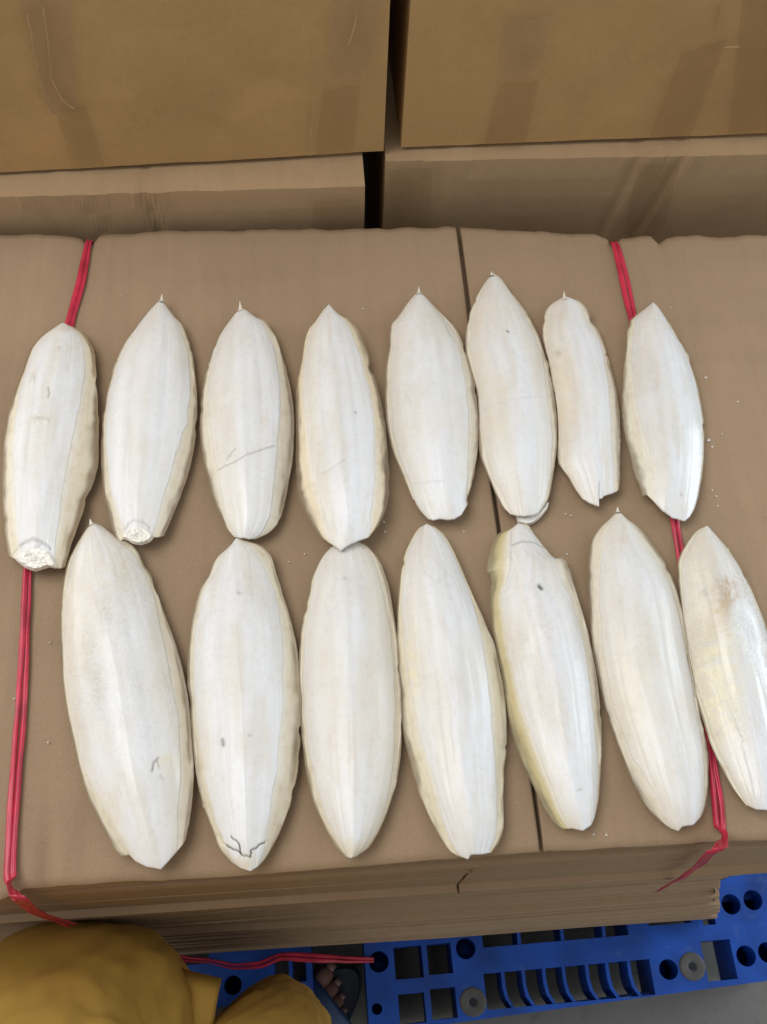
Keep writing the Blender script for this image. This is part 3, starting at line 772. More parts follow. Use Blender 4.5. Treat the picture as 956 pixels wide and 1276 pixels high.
cuttlebone(6, 'tall cuttlebone beginning at the cardboard slit with a thin loose flake under its lower end', (570, 335), U, (168, 20),
  [(132,65),(105,110),(75,170),(55,230),(42,310),(40,380),(52,450),(72,510),(90,570),(100,640),(103,740),(105,860),(120,930),(150,1000),(180,1070),(215,1140),(250,1175)],
  [(250,1175),(285,1192),(320,1198),(360,1192),(385,1180),(412,1150)],
  [(205,40),(245,90),(290,150),(335,210),(370,275),(400,350),(430,440),(455,540),(472,640),(480,740),(480,850),(470,940),(455,1030),(440,1100),(412,1150)],
  [(120,110,260),(250,62,330),(400,62,405),(600,105,430),(800,120,455),(1000,165,452),(1120,235,415)], spine=(164, 12),
  marks=[([(232,337),(236,339)],5,.0005,.8),([(108,685),(250,668),(400,640)],3,.0002,.13)],
  blobs=[(170,220,100,100,(.74,.67,.58),.55),(170,600,70,70,(.74,.66,.52),.45),(170,800,70,120,(.77,.70,.57),.4)],
  cream=(.35,.45), warm=(.2,0), grain=.15, edge=.9, mcol=(.74,.67,.52), mout=(.56,.46,.33), ridge=.9,
  flakes=[('loose_flake', [(285,1188),(350,1200),(400,1165),(440,1120),(436,1150),(400,1195),(362,1222),(325,1232),(292,1216)], .006, .0012, M_margin_flat if 'M_margin_flat' in globals() else M_chip)])
cuttlebone(7, 'narrowest cuttlebone with a blunt top and a torn splinter hanging from its lower end', (660, 350), U, (172, 76),
  [(140,88),(100,113),(72,150),(65,200),(62,260),(75,320),(95,400),(112,500),(130,600),(137,700),(137,850),(150,890),(185,940),(220,1000),(250,1040)],
  [(250,1040),(290,1070),(333,1090),(330,1055),(350,1050),(352,1040),(400,1022),(432,1003)],
  [(205,85),(245,100),(280,135),(300,190),(335,245),(365,320),(388,400),(410,480),(425,560),(435,650),(438,750),(437,850),(437,950),(432,1003)],
  [(130,105,235),(200,80,270),(300,85,340),(500,118,375),(700,142,385),(900,172,400),(1000,240,410)], spine=(165, 48),
  marks=[([(130,355),(138,365)],10,.0002,.35),([(330,985),(332,1050)],4,.0008,.3)],
  blobs=[(150,560,60,220,(.78,.68,.52),.6),(150,180,30,90,(.66,.56,.42),.45)],
  cream=(.5,.2), warm=(.25,0), grain=.12, edge=.8, mcol=(.72,.63,.48), mout=(.52,.42,.30), ridge=1.4)
cuttlebone(8, 'glossy white cuttlebone lying over the right red twine with a torn lower left edge', (760, 350), U, (205, 103),
  [(165,135),(120,170),(92,205),(80,260),(78,330),(68,420),(62,520),(60,620),(65,700),(80,770),(100,850),(120,930),(145,990),(158,1035)],
  [(158,1035),(180,1028),(215,1070),(250,1115),(300,1145),(340,1155),(360,1158),(390,1130)],
  [(225,115),(260,160),(300,225),(340,290),(375,360),(405,440),(430,530),(448,630),(457,720),(455,820),(447,920),(432,1020),(412,1090),(390,1130)],
  [(180,125,262),(250,112,308),(400,100,400),(550,108,428),(650,125,444),(800,165,450),(950,205,442),(1050,225,422)],
  marks=[([(330,1040),(338,1048)],4,.0002,.4)],
  blobs=[(190,250,50,130,(.74,.68,.60),.6),(180,950,40,80,(.80,.74,.55),.6),(270,650,60,90,(.76,.73,.64),.35)],
  cream=(.3,.0), grain=.3, gloss=.75, edge=.85, mcol=(.70,.66,.50), mout=(.56,.48,.34), ridge=1.0)
# lower row, left to right
cuttlebone(9, 'widest cuttlebone, its left side glittering with fine grains, leftmost of the lower row', (70, 640), D, (124, 30),
  [(100,62),(70,110),(45,160),(28,220),(18,300),(14,400),(15,500),(22,600),(38,700),(58,800),(80,890),(100,960),(130,1030),(165,1100),(200,1170),(230,1200)],
  [(230,1200),(255,1195),(280,1220),(320,1240),(370,1250),(400,1215),(420,1190),(452,1145)],
  [(160,42),(210,80),(265,110),(305,165),(335,225),(365,310),(395,390),(420,460),(445,550),(462,640),(472,730),(478,830),(482,900),(478,980),(470,1060),(452,1145)],
  [(90,100,215),(150,62,280),(300,28,350),(500,28,390),(700,50,430),(900,100,440),(1050,180,430),(1150,240,415)], spine=(118, 18),
  marks=[([(348,918),(355,890),(368,872)],3.5,.0004,.65),([(366,885),(372,905)],3,.0003,.45),([(376,930),(385,945)],3,.0001,.3)],
  blobs=[(410,890,45,35,(.76,.69,.50),.7),(170,250,100,170,(.72,.655,.55),.6),(80,330,60,180,(.72,.67,.56),.45),(200,1030,40,80,(.70,.62,.44),.4)],
  cream=(.45,.50), warm=(.15,0), grain=1.0, grain_at=.42, gloss=.75, edge=.85, mcol=(.66,.58,.42), mout=(.46,.37,.25), ridge=1.0)
cuttlebone(10, 'cuttlebone whose lower tip is broken across by a jagged dark crack', (220, 650), D, (210, 57),
  [(180,90),(135,130),(110,190),(80,240),(60,320),(45,420),(38,520),(45,620),(52,720),(60,820),(72,910),(95,1000),(125,1080),(150,1145),(190,1190)],
  [(190,1190),(225,1215),(260,1228),(285,1210),(310,1180)],
  [(250,70),(295,85),(330,120),(350,180),(375,260),(400,340),(420,430),(430,520),(437,620),(437,720),(430,820),(418,910),(395,1000),(365,1080),(335,1140),(310,1180)],
  [(100,172,258),(150,140,300),(250,95,345),(400,62,372),(600,62,374),(750,75,366),(900,105,352),(1050,140,325),(1150,185,300)],
  marks=[([(148,1100),(160,1130),(190,1145),(222,1162),(240,1176),(262,1180)],2.6,.0010,.95),([(262,1180),(266,1158),(290,1140),(318,1120),(338,1136)],2.6,.0010,.95),([(195,1108),(224,1135),(228,1165)],2.4,.001,.8),([(168,782),(172,798)],6,.0006,.6),([(222,273),(227,276)],5,.0002,.35),([(262,770),(268,772)],4,.0001,.3)],
  blobs=[(230,1200,80,25,(.70,.61,.44),.55),(100,800,40,200,(.78,.73,.62),.5)],
  cream=(.25,.15), grain=.85, grain_at=.12, gloss=.3, edge=.85, mcol=(.68,.60,.43), mout=(.52,.43,.29), ridge=1.0)
cuttlebone(11, 'plain pinkish cream cuttlebone with its top tucked under the pointed bone above', (350, 640), D, (213, 95),
  [(180,112),(145,150),(120,200),(98,260),(82,350),(68,440),(62,540),(65,640),(70,740),(78,830),(92,920),(115,1010),(150,1090),(190,1160),(225,1200)],
  [(225,1200),(245,1210),(270,1198)],
  [(270,95),(310,120),(345,165),(360,200),(380,260),(395,350),(408,440),(416,540),(422,640),(425,740),(420,840),(408,930),(385,1010),(355,1090),(315,1160),(270,1198)],
  [(160,150,320),(200,125,335),(400,82,385),(600,75,398),(800,92,400),(950,122,385),(1100,175,342),(1170,222,292)],
  zr=(.0060, .0085),
  marks=[([(222,246),(226,249)],5,.0002,.3)],
  blobs=[(190,760,40,260,(.74,.67,.59),.5),(310,700,50,240,(.74,.68,.60),.4),(250,1190,50,40,(.72,.62,.42),.6)],
  cream=(.35,.45), warm=(.1,.15), grain=.8, grain_at=.12, gloss=.3, edge=.85, mcol=(.70,.61,.45), mout=(.52,.43,.29), ridge=1.1)
cuttlebone(12, 'white cuttlebone with a raised oval ridge near its top and a yellowish left margin', (480, 640), D, (145, 36),
  [(115,52),(85,100),(62,155),(66,172),(52,205),(45,300),(42,420),(45,540),(55,660),(62,760),(85,860),(110,950),(140,1030),(180,1110),(220,1175),(250,1195)],
  [(250,1195),(290,1213),(297,1198),(340,1195),(375,1185)],
  [(180,50),(215,85),(250,150),(285,230),(320,310),(355,390),(385,460),(405,550),(420,640),(427,740),(425,840),(418,930),(415,1020),(415,1100),(400,1150),(375,1190)],
  [(90,100,205),(150,72,240),(300,55,305),(450,65,338),(600,85,357),(800,122,375),(950,172,388),(1100,207,390)],
  marks=[([(132,55),(120,120),(122,170),(140,225),(180,265),(210,235),(208,160),(180,90)],4,.00028,.06),([(60,738),(80,738)],3,.0003,.6)],
  blobs=[(90,620,26,200,(.80,.72,.47),.6)],
  cream=(.25,.0), grain=.2, gloss=.35, edge=.7, mcol=(.72,.64,.43), mout=(.52,.42,.28), ridge=1.4)
cuttlebone(13, 'cuttlebone with a small black pinhole and a cracked olive piece at its upper left', (590, 620), D, (155, 90),
  [(125,112),(85,130),(60,180),(46,255),(60,272),(58,350),(65,440),(85,540),(105,640),(120,740),(135,820),(165,910),(205,1000),(245,1080),(280,1135),(310,1160)],
  [(310,1160),(345,1160),(380,1170),(410,1150),(428,1115)],
  [(190,95),(215,130),(255,180),(285,213),(310,210),(335,240),(355,310),(380,390),(400,460),(420,550),(437,650),(447,750),(450,850),(447,950),(440,1050),(428,1115)],
  [(130,126,215),(180,128,252),(210,124,282),(300,112,302),(360,92,340),(500,110,382),(650,140,402),(850,200,425),(1000,260,437),(1100,300,425)],
  marks=[([(132,180),(160,170),(200,165),(248,176)],2.6,.0004,.45),([(220,333),(228,341)],6,.0012,1.0),([(130,130),(126,230),(112,300)],3,.0003,.2),([(355,1035),(370,1030)],4,.0002,.3)],
  blobs=[(200,480,90,60,(.76,.68,.62),.4),(250,420,90,60,(.70,.69,.68),.4)],
  cream=(.35,.1), warm=(.1,0), grain=.7, grain_at=.3, gloss=.45, edge=.8, mcol=(.70,.62,.46), mout=(.52,.43,.30), ridge=1.2, mL=(.58,.49,.27))
cuttlebone(14, 'long smooth cream cuttlebone between the pinholed bone and the brown stained bone', (720, 620), D, (142, 42),
  [(110,75),(75,110),(48,160),(38,230),(38,330),(45,430),(55,530),(75,640),(100,740),(130,830),(165,930),(200,1010),(240,1080),(285,1130),(320,1155)],
  [(320,1155),(350,1170),(362,1155),(400,1150),(435,1115)],
  [(170,70),(210,100),(255,150),(295,210),(330,280),(355,350),(375,440),(390,540),(408,640),(425,740),(445,830),(458,900),(458,1000),(450,1070),(435,1115)],
  [(100,110,185),(150,88,205),(300,70,322),(500,80,372),(700,110,412),(900,182,440),(1050,270,442),(1120,310,425)], spine=(140, 32),
  marks=[([(145,80),(150,140),(148,170)],5,.0003,.12)],
  blobs=[(145,140,30,80,(.70,.62,.50),.5),(330,780,70,200,(.76,.71,.62),.45),(200,700,80,250,(.79,.74,.62),.5)],
  cream=(.45,.35), warm=(.1,0), grain=.4, grain_at=.2, gloss=.3, edge=.8, mcol=(.64,.57,.42), mout=(.42,.34,.23), ridge=.8)
cuttlebone(15, 'glossy cream cuttlebone with a brown stain near its top, cut off by the right edge', (776, 600), D, (295, 154),
  [(258,172),(235,200),(205,250),(192,290),(200,370),(210,460),(220,550),(232,640),(255,740),(280,830),(310,920),(345,1000),(385,1070),(430,1130)],
  [(430,1130),(465,1150),(510,1155),(560,1130)],
  [(320,178),(360,225),(400,280),(440,350),(475,430),(505,510),(535,600),(560,690),(580,780),(590,870),(595,960),(585,1060),(560,1130)],
  [(220,240,355),(300,202,412),(500,222,500),(700,252,560),(900,315,588),(1050,388,580)],
  marks=[([(245,440),(265,520),(290,610),(330,760),(400,920)],3.5,-.0004,0),([(272,400),(277,408)],8,.0003,.3)],
  blobs=[(345,410,45,60,(.44,.29,.16),.95),(320,490,34,64,(.54,.38,.23),.75),(300,260,30,90,(.66,.56,.42),.5),(310,720,90,250,(.82,.76,.55),.75),(250,450,40,200,(.80,.75,.60),.5)],
  cream=(.45,.2), warm=(.2,0), grain=.9, grain_at=.4, gloss=.95, edge=.9, mcol=(.74,.68,.50), mout=(.58,.50,.35), ridge=1.0)

# ------------------------------------------------------------------ red twine
def ribbon(paths, name, parent, width, thick, seed, folds=3):
    """flat plastic twine: folded strands following one path (world points)"""
    P = np.array(paths, float)
    d = np.r_[0, np.cumsum(np.linalg.norm(np.diff(P, axis=0), axis=1))]; n = max(30, int(d[-1] / .004))
    # smooth resample (Catmull-Rom on arc length)
    t = np.linspace(0, d[-1], n); C = np.stack([np.interp(t, d, P[:, k]) for k in range(3)], -1)
    for _ in range(3): C[1:-1] = (C[:-2] + 2 * C[1:-1] + C[2:]) / 4
    T = np.gradient(C, axis=0); T /= np.linalg.norm(T, axis=1)[:, None]
    return C, T, t
def twine(name, label, path, normals, widths, seed, cat='twine', group='red twine round the cardboard'):
    C, T, t = ribbon(path, name, None, 0, 0, seed)
    P = np.array(path, float); d = np.r_[0, np.cumsum(np.linalg.norm(np.diff(P, axis=0), axis=1))]
    Nn = np.stack([np.interp(t, d, np.array(normals, float)[:, k]) for k in range(3)], -1); Nn /= np.linalg.norm(Nn, axis=1)[:, None]
    Bn = np.cross(T, Nn); Bn /= np.linalg.norm(Bn, axis=1)[:, None]
    wd = np.interp(t, d, widths) * .70
    root = thing(name, label, cat, tuple(C[0]), group)
    for s_i, (o0, fr) in enumerate(((-.31, .36), (.30, .38))):
        m = 9; V = []
        ph = seed + s_i * 1.7
        for i in range(len(C)):
            cx = o0 * wd[i] + fbm(np.array(t[i] * 14), np.array(ph), seed + s_i) * wd[i] * .45
            hw = wd[i] * fr * (.8 + .5 * float(fbm(np.array(t[i] * 9), np.array(ph + 4), seed)))
            for j in range(m):
                a = j / (m - 1) * 2 - 1
                hgt = .0007 + .0010 * s_i * .6 + (.0016 * (1 - a * a) + .00025 * math.sin(a * 5 + t[i] * 20 + ph)) * (wd[i] / .008)
                V.append(C[i] + Bn[i] * (cx + a * hw) + Nn[i] * (hgt + .0006 * math.sin(t[i] * 60 + ph) * (1 - abs(a))) - C[0])
        q = grid_quads(len(C), m)
        me = np_mesh('strand', np.array(V), q, True); o = link('strand', me, M_twine, root)
        so = o.modifiers.new('thickness', 'SOLIDIFY'); so.thickness = .0004
    return root
up = (0, 0, 1); fr_n = (math.sin(psi), -math.cos(psi), 0); bk_n = (-fr_n[0], -fr_n[1], 0)
def front_pt(px, py, out=.006):                           # a pixel on the plane of the bundle's front
    nrm = np.array([-math.sin(psi), math.cos(psi), 0]); A = np.array([A0[0], A0[1], 0]) - nrm * out
    v = fv + rv * (px - CX) / F + dv * (py - CY) / F
    return CAM + v * (((A - CAM) @ nrm) / (v @ nrm))
zt = ZT + .0006
rl = atz(111, 300, zt); rr = atz(766, 302, zt)
bkv = np.array([-math.sin(psi), math.cos(psi), 0]) * .004
pl = [rl + bkv - np.array([0, 0, .17]), rl + bkv - np.array([0, 0, .004]), rl, atz(102, 345, zt), atz(88, 405, zt), atz(60, 560, zt), atz(37, 712, zt), atz(32, 800, zt), atz(26, 900, zt), atz(19, 1000, zt), atz(15, 1060, zt), atz(13, 1100, zt - .003),
      front_pt(22, 1116, .008), front_pt(40, 1130, .006), front_pt(58, 1140), front_pt(90, 1150)]
nl = [bk_n, bk_n] + [up] * 9 + [(fr_n[0] * .6, fr_n[1] * .6, .8)] + [fr_n] * 4
twine('twine', 'red plastic twine tied over the left side of the cardboard under the torn cuttlebone', pl, nl, [.007, .007, .007, .0085, .0095, .009, .0075, .007, .007, .0085, .0085, .0095, .010, .010, .009, .008], 2)
pr = [rr + bkv - np.array([0, 0, .17]), rr + bkv - np.array([0, 0, .004]), rr, atz(777, 345, zt), atz(788, 395, zt), atz(815, 520, zt), atz(841, 655, zt), atz(848, 700, zt), atz(868, 820, zt), atz(888, 945, zt), atz(896, 1000, zt), atz(899, 1040, zt - .001),
      front_pt(893, 1056, .009), front_pt(870, 1076, .007), front_pt(845, 1094, .006), front_pt(818, 1109, .004)]
nr = [bk_n, bk_n] + [up] * 9 + [(fr_n[0] * .6, fr_n[1] * .6, .8)] + [fr_n] * 4
twine('twine', 'red plastic twine tied over the right side and slanting down the front of the cardboard', pr, nr, [.007, .007, .0085, .009, .009, .008, .0075, .0075, .008, .0085, .0095, .011, .013, .011, .008, .003], 5)
zp = .1515
tl = [atz(178, 1178, zp + .03), atz(200, 1190, zp + .012), atz(232, 1196, zp + .004), atz(262, 1198, zp + .004), atz(290, 1205, zp + .002), atz(325, 1203, zp + .002), atz(350, 1191, zp + .006), atz(400, 1194, zp + .006), atz(440, 1195, zp + .003), atz(466, 1195, zp + .002)]
twine('twine', 'loose end of red twine lying across the blue pallets beside the foot', tl, [up] * 10, [.007, .008, .008, .006, .008, .009, .009, .012, .010, .010], 9)

# ------------------------------------------------------------------ pallets
psp = math.radians(8.5)
def pallet(label, ox, oy, flip=False):
    o = thing('plastic_pallet', label, 'pallet', (ox, oy, 0), 'blue plastic pallets'); o.rotation_euler = (0, 0, psp); return o
PR = pallet('blue plastic pallet with ribbed openings under the right of the cardboard', .3, .06)
PL = pallet('blue plastic pallet mostly hidden behind the mustard trousers', .3, .06)
def slab_part(root, name, x0, x1, y0, y1, z0, z1, bev=.002, mat=None):
    bm = box_bm(x0, x1, y0, y1, z0, z1); bevel_bm(bm, bev); return link(name, bm_mesh(name, bm), mat or M_blue, root)
def plate(root, name, outline, holes, z0, z1, mat=None):
    """solid deck plate with round or square openings"""
    bm = bmesh.new()
    loops = [outline] + holes; edges = []
    for lp in loops:
        vs = [bm.verts.new((x, y, z1)) for x, y in lp]
        for a, b in zip(vs, vs[1:] + vs[:1]): edges.append(bm.edges.new((a, b)))
    bmesh.ops.triangle_fill(bm, use_beauty=True, edges=edges)
    # drop faces that fell inside a hole
    def inside(p, lp):
        c = False; n = len(lp)
        for i in range(n):
            (x1_, y1_), (x2_, y2_) = lp[i], lp[(i + 1) % n]
            if (y1_ > p[1]) != (y2_ > p[1]) and p[0] < (x2_ - x1_) * (p[1] - y1_) / (y2_ - y1_) + x1_: c = not c
        return c
    bad = [f for f in bm.faces if any(inside(f.calc_center_median(), h) for h in holes) or not inside(f.calc_center_median(), outline)]
    bmesh.ops.delete(bm, geom=bad, context='FACES_ONLY')
    for f in bm.faces:
        if f.normal.z < 0: f.normal_flip()
    ret = bmesh.ops.extrude_face_region(bm, geom=list(bm.faces))
    for v in [g_ for g_ in ret['geom'] if isinstance(g_, bmesh.types.BMVert)]: v.co.z = z0
    bmesh.ops.recalc_face_normals(bm, faces=list(bm.faces))
    return link(name, bm_mesh(name, bm), mat or M_blue, root)
def circ(x, y, r, n=20): return [(x + r * math.cos(2 * math.pi * k / n), y + r * math.sin(2 * math.pi * k / n)) for k in range(n)]
def rect(x0, x1, y0, y1): return [(x0, y0), (x1, y0), (x1, y1), (x0, y1)]
zd0, zd1 = .118, .15
# right pallet: deck in its own coordinates (x along the front edge, y inwards)
front = [(-.274, -.026), (.31, -.004), (.31, .7), (-.272, .7)]
holes = [circ(.241, .094, .0135), circ(.273, .097, .0135), circ(.246, .027, .0135), circ(.277, .029, .0135), circ(.136, .019, .013),
         circ(-.255, .060, .0135), circ(-.262, .003, .007), circ(-.136, .067, .0135),
         rect(.187, .228, .0, .050), rect(.196, .214, .070, .092),
         rect(-.234, -.196, .036, .076), rect(-.189, -.156, .038, .076), rect(-.233, -.198, -.018, .018), rect(-.190, -.156, -.016, .021),
         rect(-.116, .112, -.010, .034), rect(-.112, .09, .066, .112), rect(-.233, -.156, .10, .17), rect(.12, .18, .075, .17), rect(-.11, .09, .14, .24), rect(.13, .28, .19, .3)]
plate(PR, 'deck', front, holes, zd0, zd1)
# skirts and webs added under the deck to keep its openings dark
def wallbox(root, x0, x1, y0, y1, z0=.03, z1=zd0 + .002): slab_part(root, 'shade_web', x0, x1, y0, y1, z0, z1, .001)
# thin kinked ribs across the long opening
def rib(root, x, y0, y1, kink, z0=.10, z1=.1485, w=.0045):
    ys = [y0, y0 + (y1 - y0) * .30, y0 + (y1 - y0) * .58, y1]; xs = [x + .009 * kink, x + .001, x - .001, x - .0005]
    V = []; Fc = []
    for xx, yy in zip(xs, ys):
        V += [(xx - w / 2, yy, z0), (xx + w / 2, yy, z0), (xx + w / 2, yy, z1), (xx - w / 2, yy, z1)]
    for i in range(3):
        a = i * 4
        for k2 in range(4): Fc.append((a + k2, a + (k2 + 1) % 4, a + 4 + (k2 + 1) % 4, a + 4 + k2))
    Fc += [(3, 2, 1, 0), (12, 13, 14, 15)]
    return link('rib', mesh('rib', V, Fc), M_blue, root)
for x in (-.089, -.061, -.033, -.006, .026, .054, .084): rib(PR, x, -.012, .035, 1)
for x in (-.062, -.002, .056): rib(PR, x, .064, .114, 0)
for x in (-.06, 0, .05): rib(PR, x, .138, .242, 0)
def grommet(root, x, y):
    V = []; Fc = []; prof = [(.0185, .1490), (.0175, .1510), (.015, .1514), (.008, .1508), (.0055, .1505), (.0052, .142)]
    n = 24
    for r_, z_ in prof:
        for k2 in range(n): a = 2 * math.pi * k2 / n; V.append((x + r_ * math.cos(a), y + r_ * math.sin(a), z_))
    for i in range(len(prof) - 1):
        for k2 in range(n): Fc.append((i * n + k2, i * n + (k2 + 1) % n, (i + 1) * n + (k2 + 1) % n, (i + 1) * n + k2))
    o = link('grommet', mesh('grommet', V, Fc, True), M_grom, root)
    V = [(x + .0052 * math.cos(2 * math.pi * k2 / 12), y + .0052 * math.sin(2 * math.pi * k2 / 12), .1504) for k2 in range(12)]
    link('grommet_hole_shade', mesh('grommet_hole_shade', V, [tuple(range(12))]), M_hole_shade, o)  # near-black disc painted in for the shade inside the hole
grommet(PR, .169, .020); grommet(PR, -.134, .001)
def cup(root, x, y, r_):
    n = 20; V = []; Fc = []
    for z_ in (.146, .085):
        for k2 in range(n): a = 2 * math.pi * k2 / n; V.append((x + (r_ + .0006) * math.cos(a), y + (r_ + .0006) * math.sin(a), z_))
    for k2 in range(n): Fc.append((k2, n + k2, n + (k2 + 1) % n, (k2 + 1) % n))
    Fc.append(tuple(n + k2 for k2 in range(n)))
    link('hole_cup', mesh('hole_cup', V, Fc, True), M_blue, root)
for x, y, r_ in ((.241, .094, .0135), (.273, .097, .0135), (.246, .027, .0135), (.277, .029, .0135), (.136, .019, .013), (-.255, .060, .0135), (-.262, .003, .007), (-.136, .067, .0135)): cup(PR, x, y, r_)
V = []
for x, y in ((-.272, -.0225), (.308, -.0005), (.308, .0025), (-.272, -.0195)):
    V += [(x, y, .012), (x, y, .119)]
link('shade_skirt', mesh('shade_skirt', V, [(0, 2, 3, 1), (2, 4, 5, 3), (4, 6, 7, 5), (6, 0, 1, 7), (1, 3, 5, 7), (0, 6, 4, 2)]), M_blue, PR)
slab_part(PR, 'shade_skirt', -.2735, -.2695, -.02, .69, .012, .125, .001)  # added with the front one to cut light below the deck
# inner webs added to shade the openings; lower runners and feet
for (x0, x1, y0, y1) in ((.183, .1868, -.004, .055), (.229, .235, .0, .06), (.113, .119, -.012, .04), (-.121, -.1165, -.018, .04), (-.24, -.2345, -.02, .18), (-.1955, -.1895, -.018, .08), (-.1555, -.151, -.018, .18),
                         (.09, .095, .06, .12), (-.118, -.1125, .062, .12)):
    wallbox(PR, x0, x1, y0, y1, .075)
for (x0, x1) in ((-.27, -.19), (-.03, .05), (.23, .31)):
    for y0 in (.10, .34, .6): slab_part(PR, 'foot', x0, x1, y0, y0 + .1, .0, zd0, .004)
slab_part(PR, 'runner', -.272, .31, .36, .44, .004, .03, .003); slab_part(PR, 'runner', -.272, .31, .10, .16, .004, .03, .003)
# left pallet
gx = -.345
cupL = (-.451, .047, .012)
holesL = [circ(-.451, .047, .012), rect(-.523, -.482, .076, .098), rect(-.585, -.55, .02, .07), rect(-.395, -.376, .046, .080), rect(-.371, -.353, .044, .078), rect(-.46, -.40, .10, .14), rect(-.62, -.55, .1, .19), rect(-.53, -.40, .155, .25)]
plate(PL, 'deck', [(-1.0, .0), (-.345, .028), (-.345, .7), (-1.0, .7)], holesL, zd0, zd1)
cup(PL, *cupL)
slab_part(PL, 'shade_skirt', -.3495, -.3465, .03, .69, .012, .125, .001)  # added side wall, blocks light under the left deck
for x0 in (-.43, -.7, -.98):
    for y0 in (.14, .36, .6): slab_part(PL, 'foot', x0, x0 + .08, y0, y0 + .1, .0, zd0, .004)
slab_part(PL, 'runner', -1.0, -.345, .14, .20, .004, .03, .003); slab_part(PL, 'runner', -1.0, -.345, .36, .44, .004, .03, .003)

# ------------------------------------------------------------------ the person photographing (mustard clothes)
def skinned(name, nodes, edges, mat, parent, sub=2, root_i=0, smooth=True):
    me = bpy.data.meshes.new(name); me.from_pydata([n[:3] for n in nodes], edges, [])
    o = bpy.data.objects.new(name, me); COL.objects.link(o)
    m = o.modifiers.new('skin', 'SKIN'); m.use_smooth_shade = True
    for i, n in enumerate(nodes):
        sv = me.skin_vertices[0].data[i]; r_ = n[3]; sv.radius = (r_, n[4] if len(n) > 4 else r_); sv.use_root = (i == root_i)
    s_ = o.modifiers.new('sub', 'SUBSURF'); s_.levels = sub; s_.render_levels = sub
    dg = bpy.context.evaluated_depsgraph_get(); ev = o.evaluated_get(dg); nm = bpy.data.meshes.new_from_object(ev)
    bpy.data.objects.remove(o); nm.name = name
    nm.polygons.foreach_set('use_smooth', [True] * len(nm.polygons))
    nm.materials.clear()
    return link(name, nm, mat, parent)
person = thing('person', 'person in loose mustard trousers standing against the cardboard, toes showing in a sandal', 'person', (-.14, -.1, 0))
PO = np.array([-.14, -.1, 0])
nodes = []; edges = []
def nd(x, y, z, r, r2=None, link_to=None):
    nodes.append((x - PO[0], y - PO[1], z - PO[2], r, r2 if r2 else r)); i = len(nodes) - 1
    if link_to is not None: edges.append((link_to, i))
    return i
pel = nd(-.14, -.13, .90, .11, .09)
ab = nd(-.14, -.15, 1.02, .105, .085, pel); ch = nd(-.13, -.19, 1.20, .12, .09, ab); nk0 = nd(-.125, -.21, 1.36, .07, .06, ch); nk = nd(-.12, -.20, 1.43, .045, .045, nk0)
hd0 = nd(-.115, -.185, 1.50, .062, .068, nk); hd1 = nd(-.112, -.185, 1.58, .075, .085, hd0); hd2 = nd(-.112, -.19, 1.64, .055, .06, hd1)
for sx in (-1, 1):
    sh = nd(-.125 + .17 * sx, -.205, 1.33, .045, .045, nk0); el = nd(-.12 + .24 * sx, -.16, 1.08, .034, .034, sh)
    wr = nd(.0 + .10 * sx, -.085, 1.53, .022, .022, el); pa = nd(.0 + .085 * sx, -.072, 1.60, .020, .030, wr)
    for k in range(4):
        f1 = nd(.07 * sx - .004 * sx, -.055 + .012 * k, 1.625 + .012 * k, .008, .008, pa); f2 = nd((.045) * sx, -.035 + .008 * k, 1.665 + .012 * k, .0065, .0065, f1)
    t1 = nd(.062 * sx, -.09, 1.62, .009, .009, pa); nd(.04 * sx, -.085, 1.655, .0075, .0075, t1)
# left leg
h1 = nd(-.215, -.10, .84, .075, .075, pel); k1 = nd(-.215, -.035, .50, .05, .05, h1); a1 = nd(-.235, -.13, .10, .035, .035, k1); nd(-.235, -.16, .055, .032, .03, a1)
b1 = nd(-.24, -.07, .055, .03, .025, a1); nd(-.245, .0, .042, .03, .016, b1)
# right leg and foot: five toes
h2 = nd(-.075, -.11, .84, .07, .07, pel); k2_ = nd(-.08, -.05, .46, .048, .048, h2); a2 = nd(-.125, -.10, .105, .034, .034, k2_)
ax = np.array([.64, .77]); nx = np.array([.77, -.64])       # foot axis and its right-hand side
tc = np.array([-.016, .046])
def fp(al, si, z): p = tc + ax * al + nx * si; return p[0], p[1], z
nd(*fp(-.205, 0, .05), .030, .028, a2)
m0 = nd(*fp(-.11, -.004, .062), .032, .024, a2)
ball = nd(*fp(-.055, -.004, .046), .040, .017, m0)
toes = [(-.027, .016, 0, .0132, .0125), (-.006, .008, 0, .0105, .0100), (.0115, -.001, 0, .0095, .0092), (.026, -.011, 0, .0088, .0086), (.039, -.022, 0, .0082, .0080)]
tips = []
for i, (si, al, s0, r1, r2) in enumerate(toes):
    j = nd(*fp(al - .040, si * .8, .041), r1 * 1.05, r1 * .9, ball); k = nd(*fp(al - .018, si * .95, .043 if i else .040), r1 * 1.02, r1, j); nd(*fp(al, si, .035), r1 * .95, r1 * .85, k)
    tips.append((fp(al + .001, si, .035 + r1 * .75), r1))
skinned('body', nodes, edges, M_skin, person)
# toe nails
for (x, y, z), r_ in tips:
    V = []; Fc = []
    for i in range(5):
        for j in range(5):
            a, b = (i / 4 - .5) * 2, (j / 4 - .5) * 2
            p = np.array([x, y]) + ax * (a * r_ * .4) + nx * (b * r_ * .45)
            V.append((p[0] - PO[0], p[1] - PO[1], z + .0018 - .0022 * b * b - .0022 * a * a))
    link('toe_nail', mesh('toe_nail', V, [tuple(q) for q in grid_quads(5, 5)], True), M_nail, person)
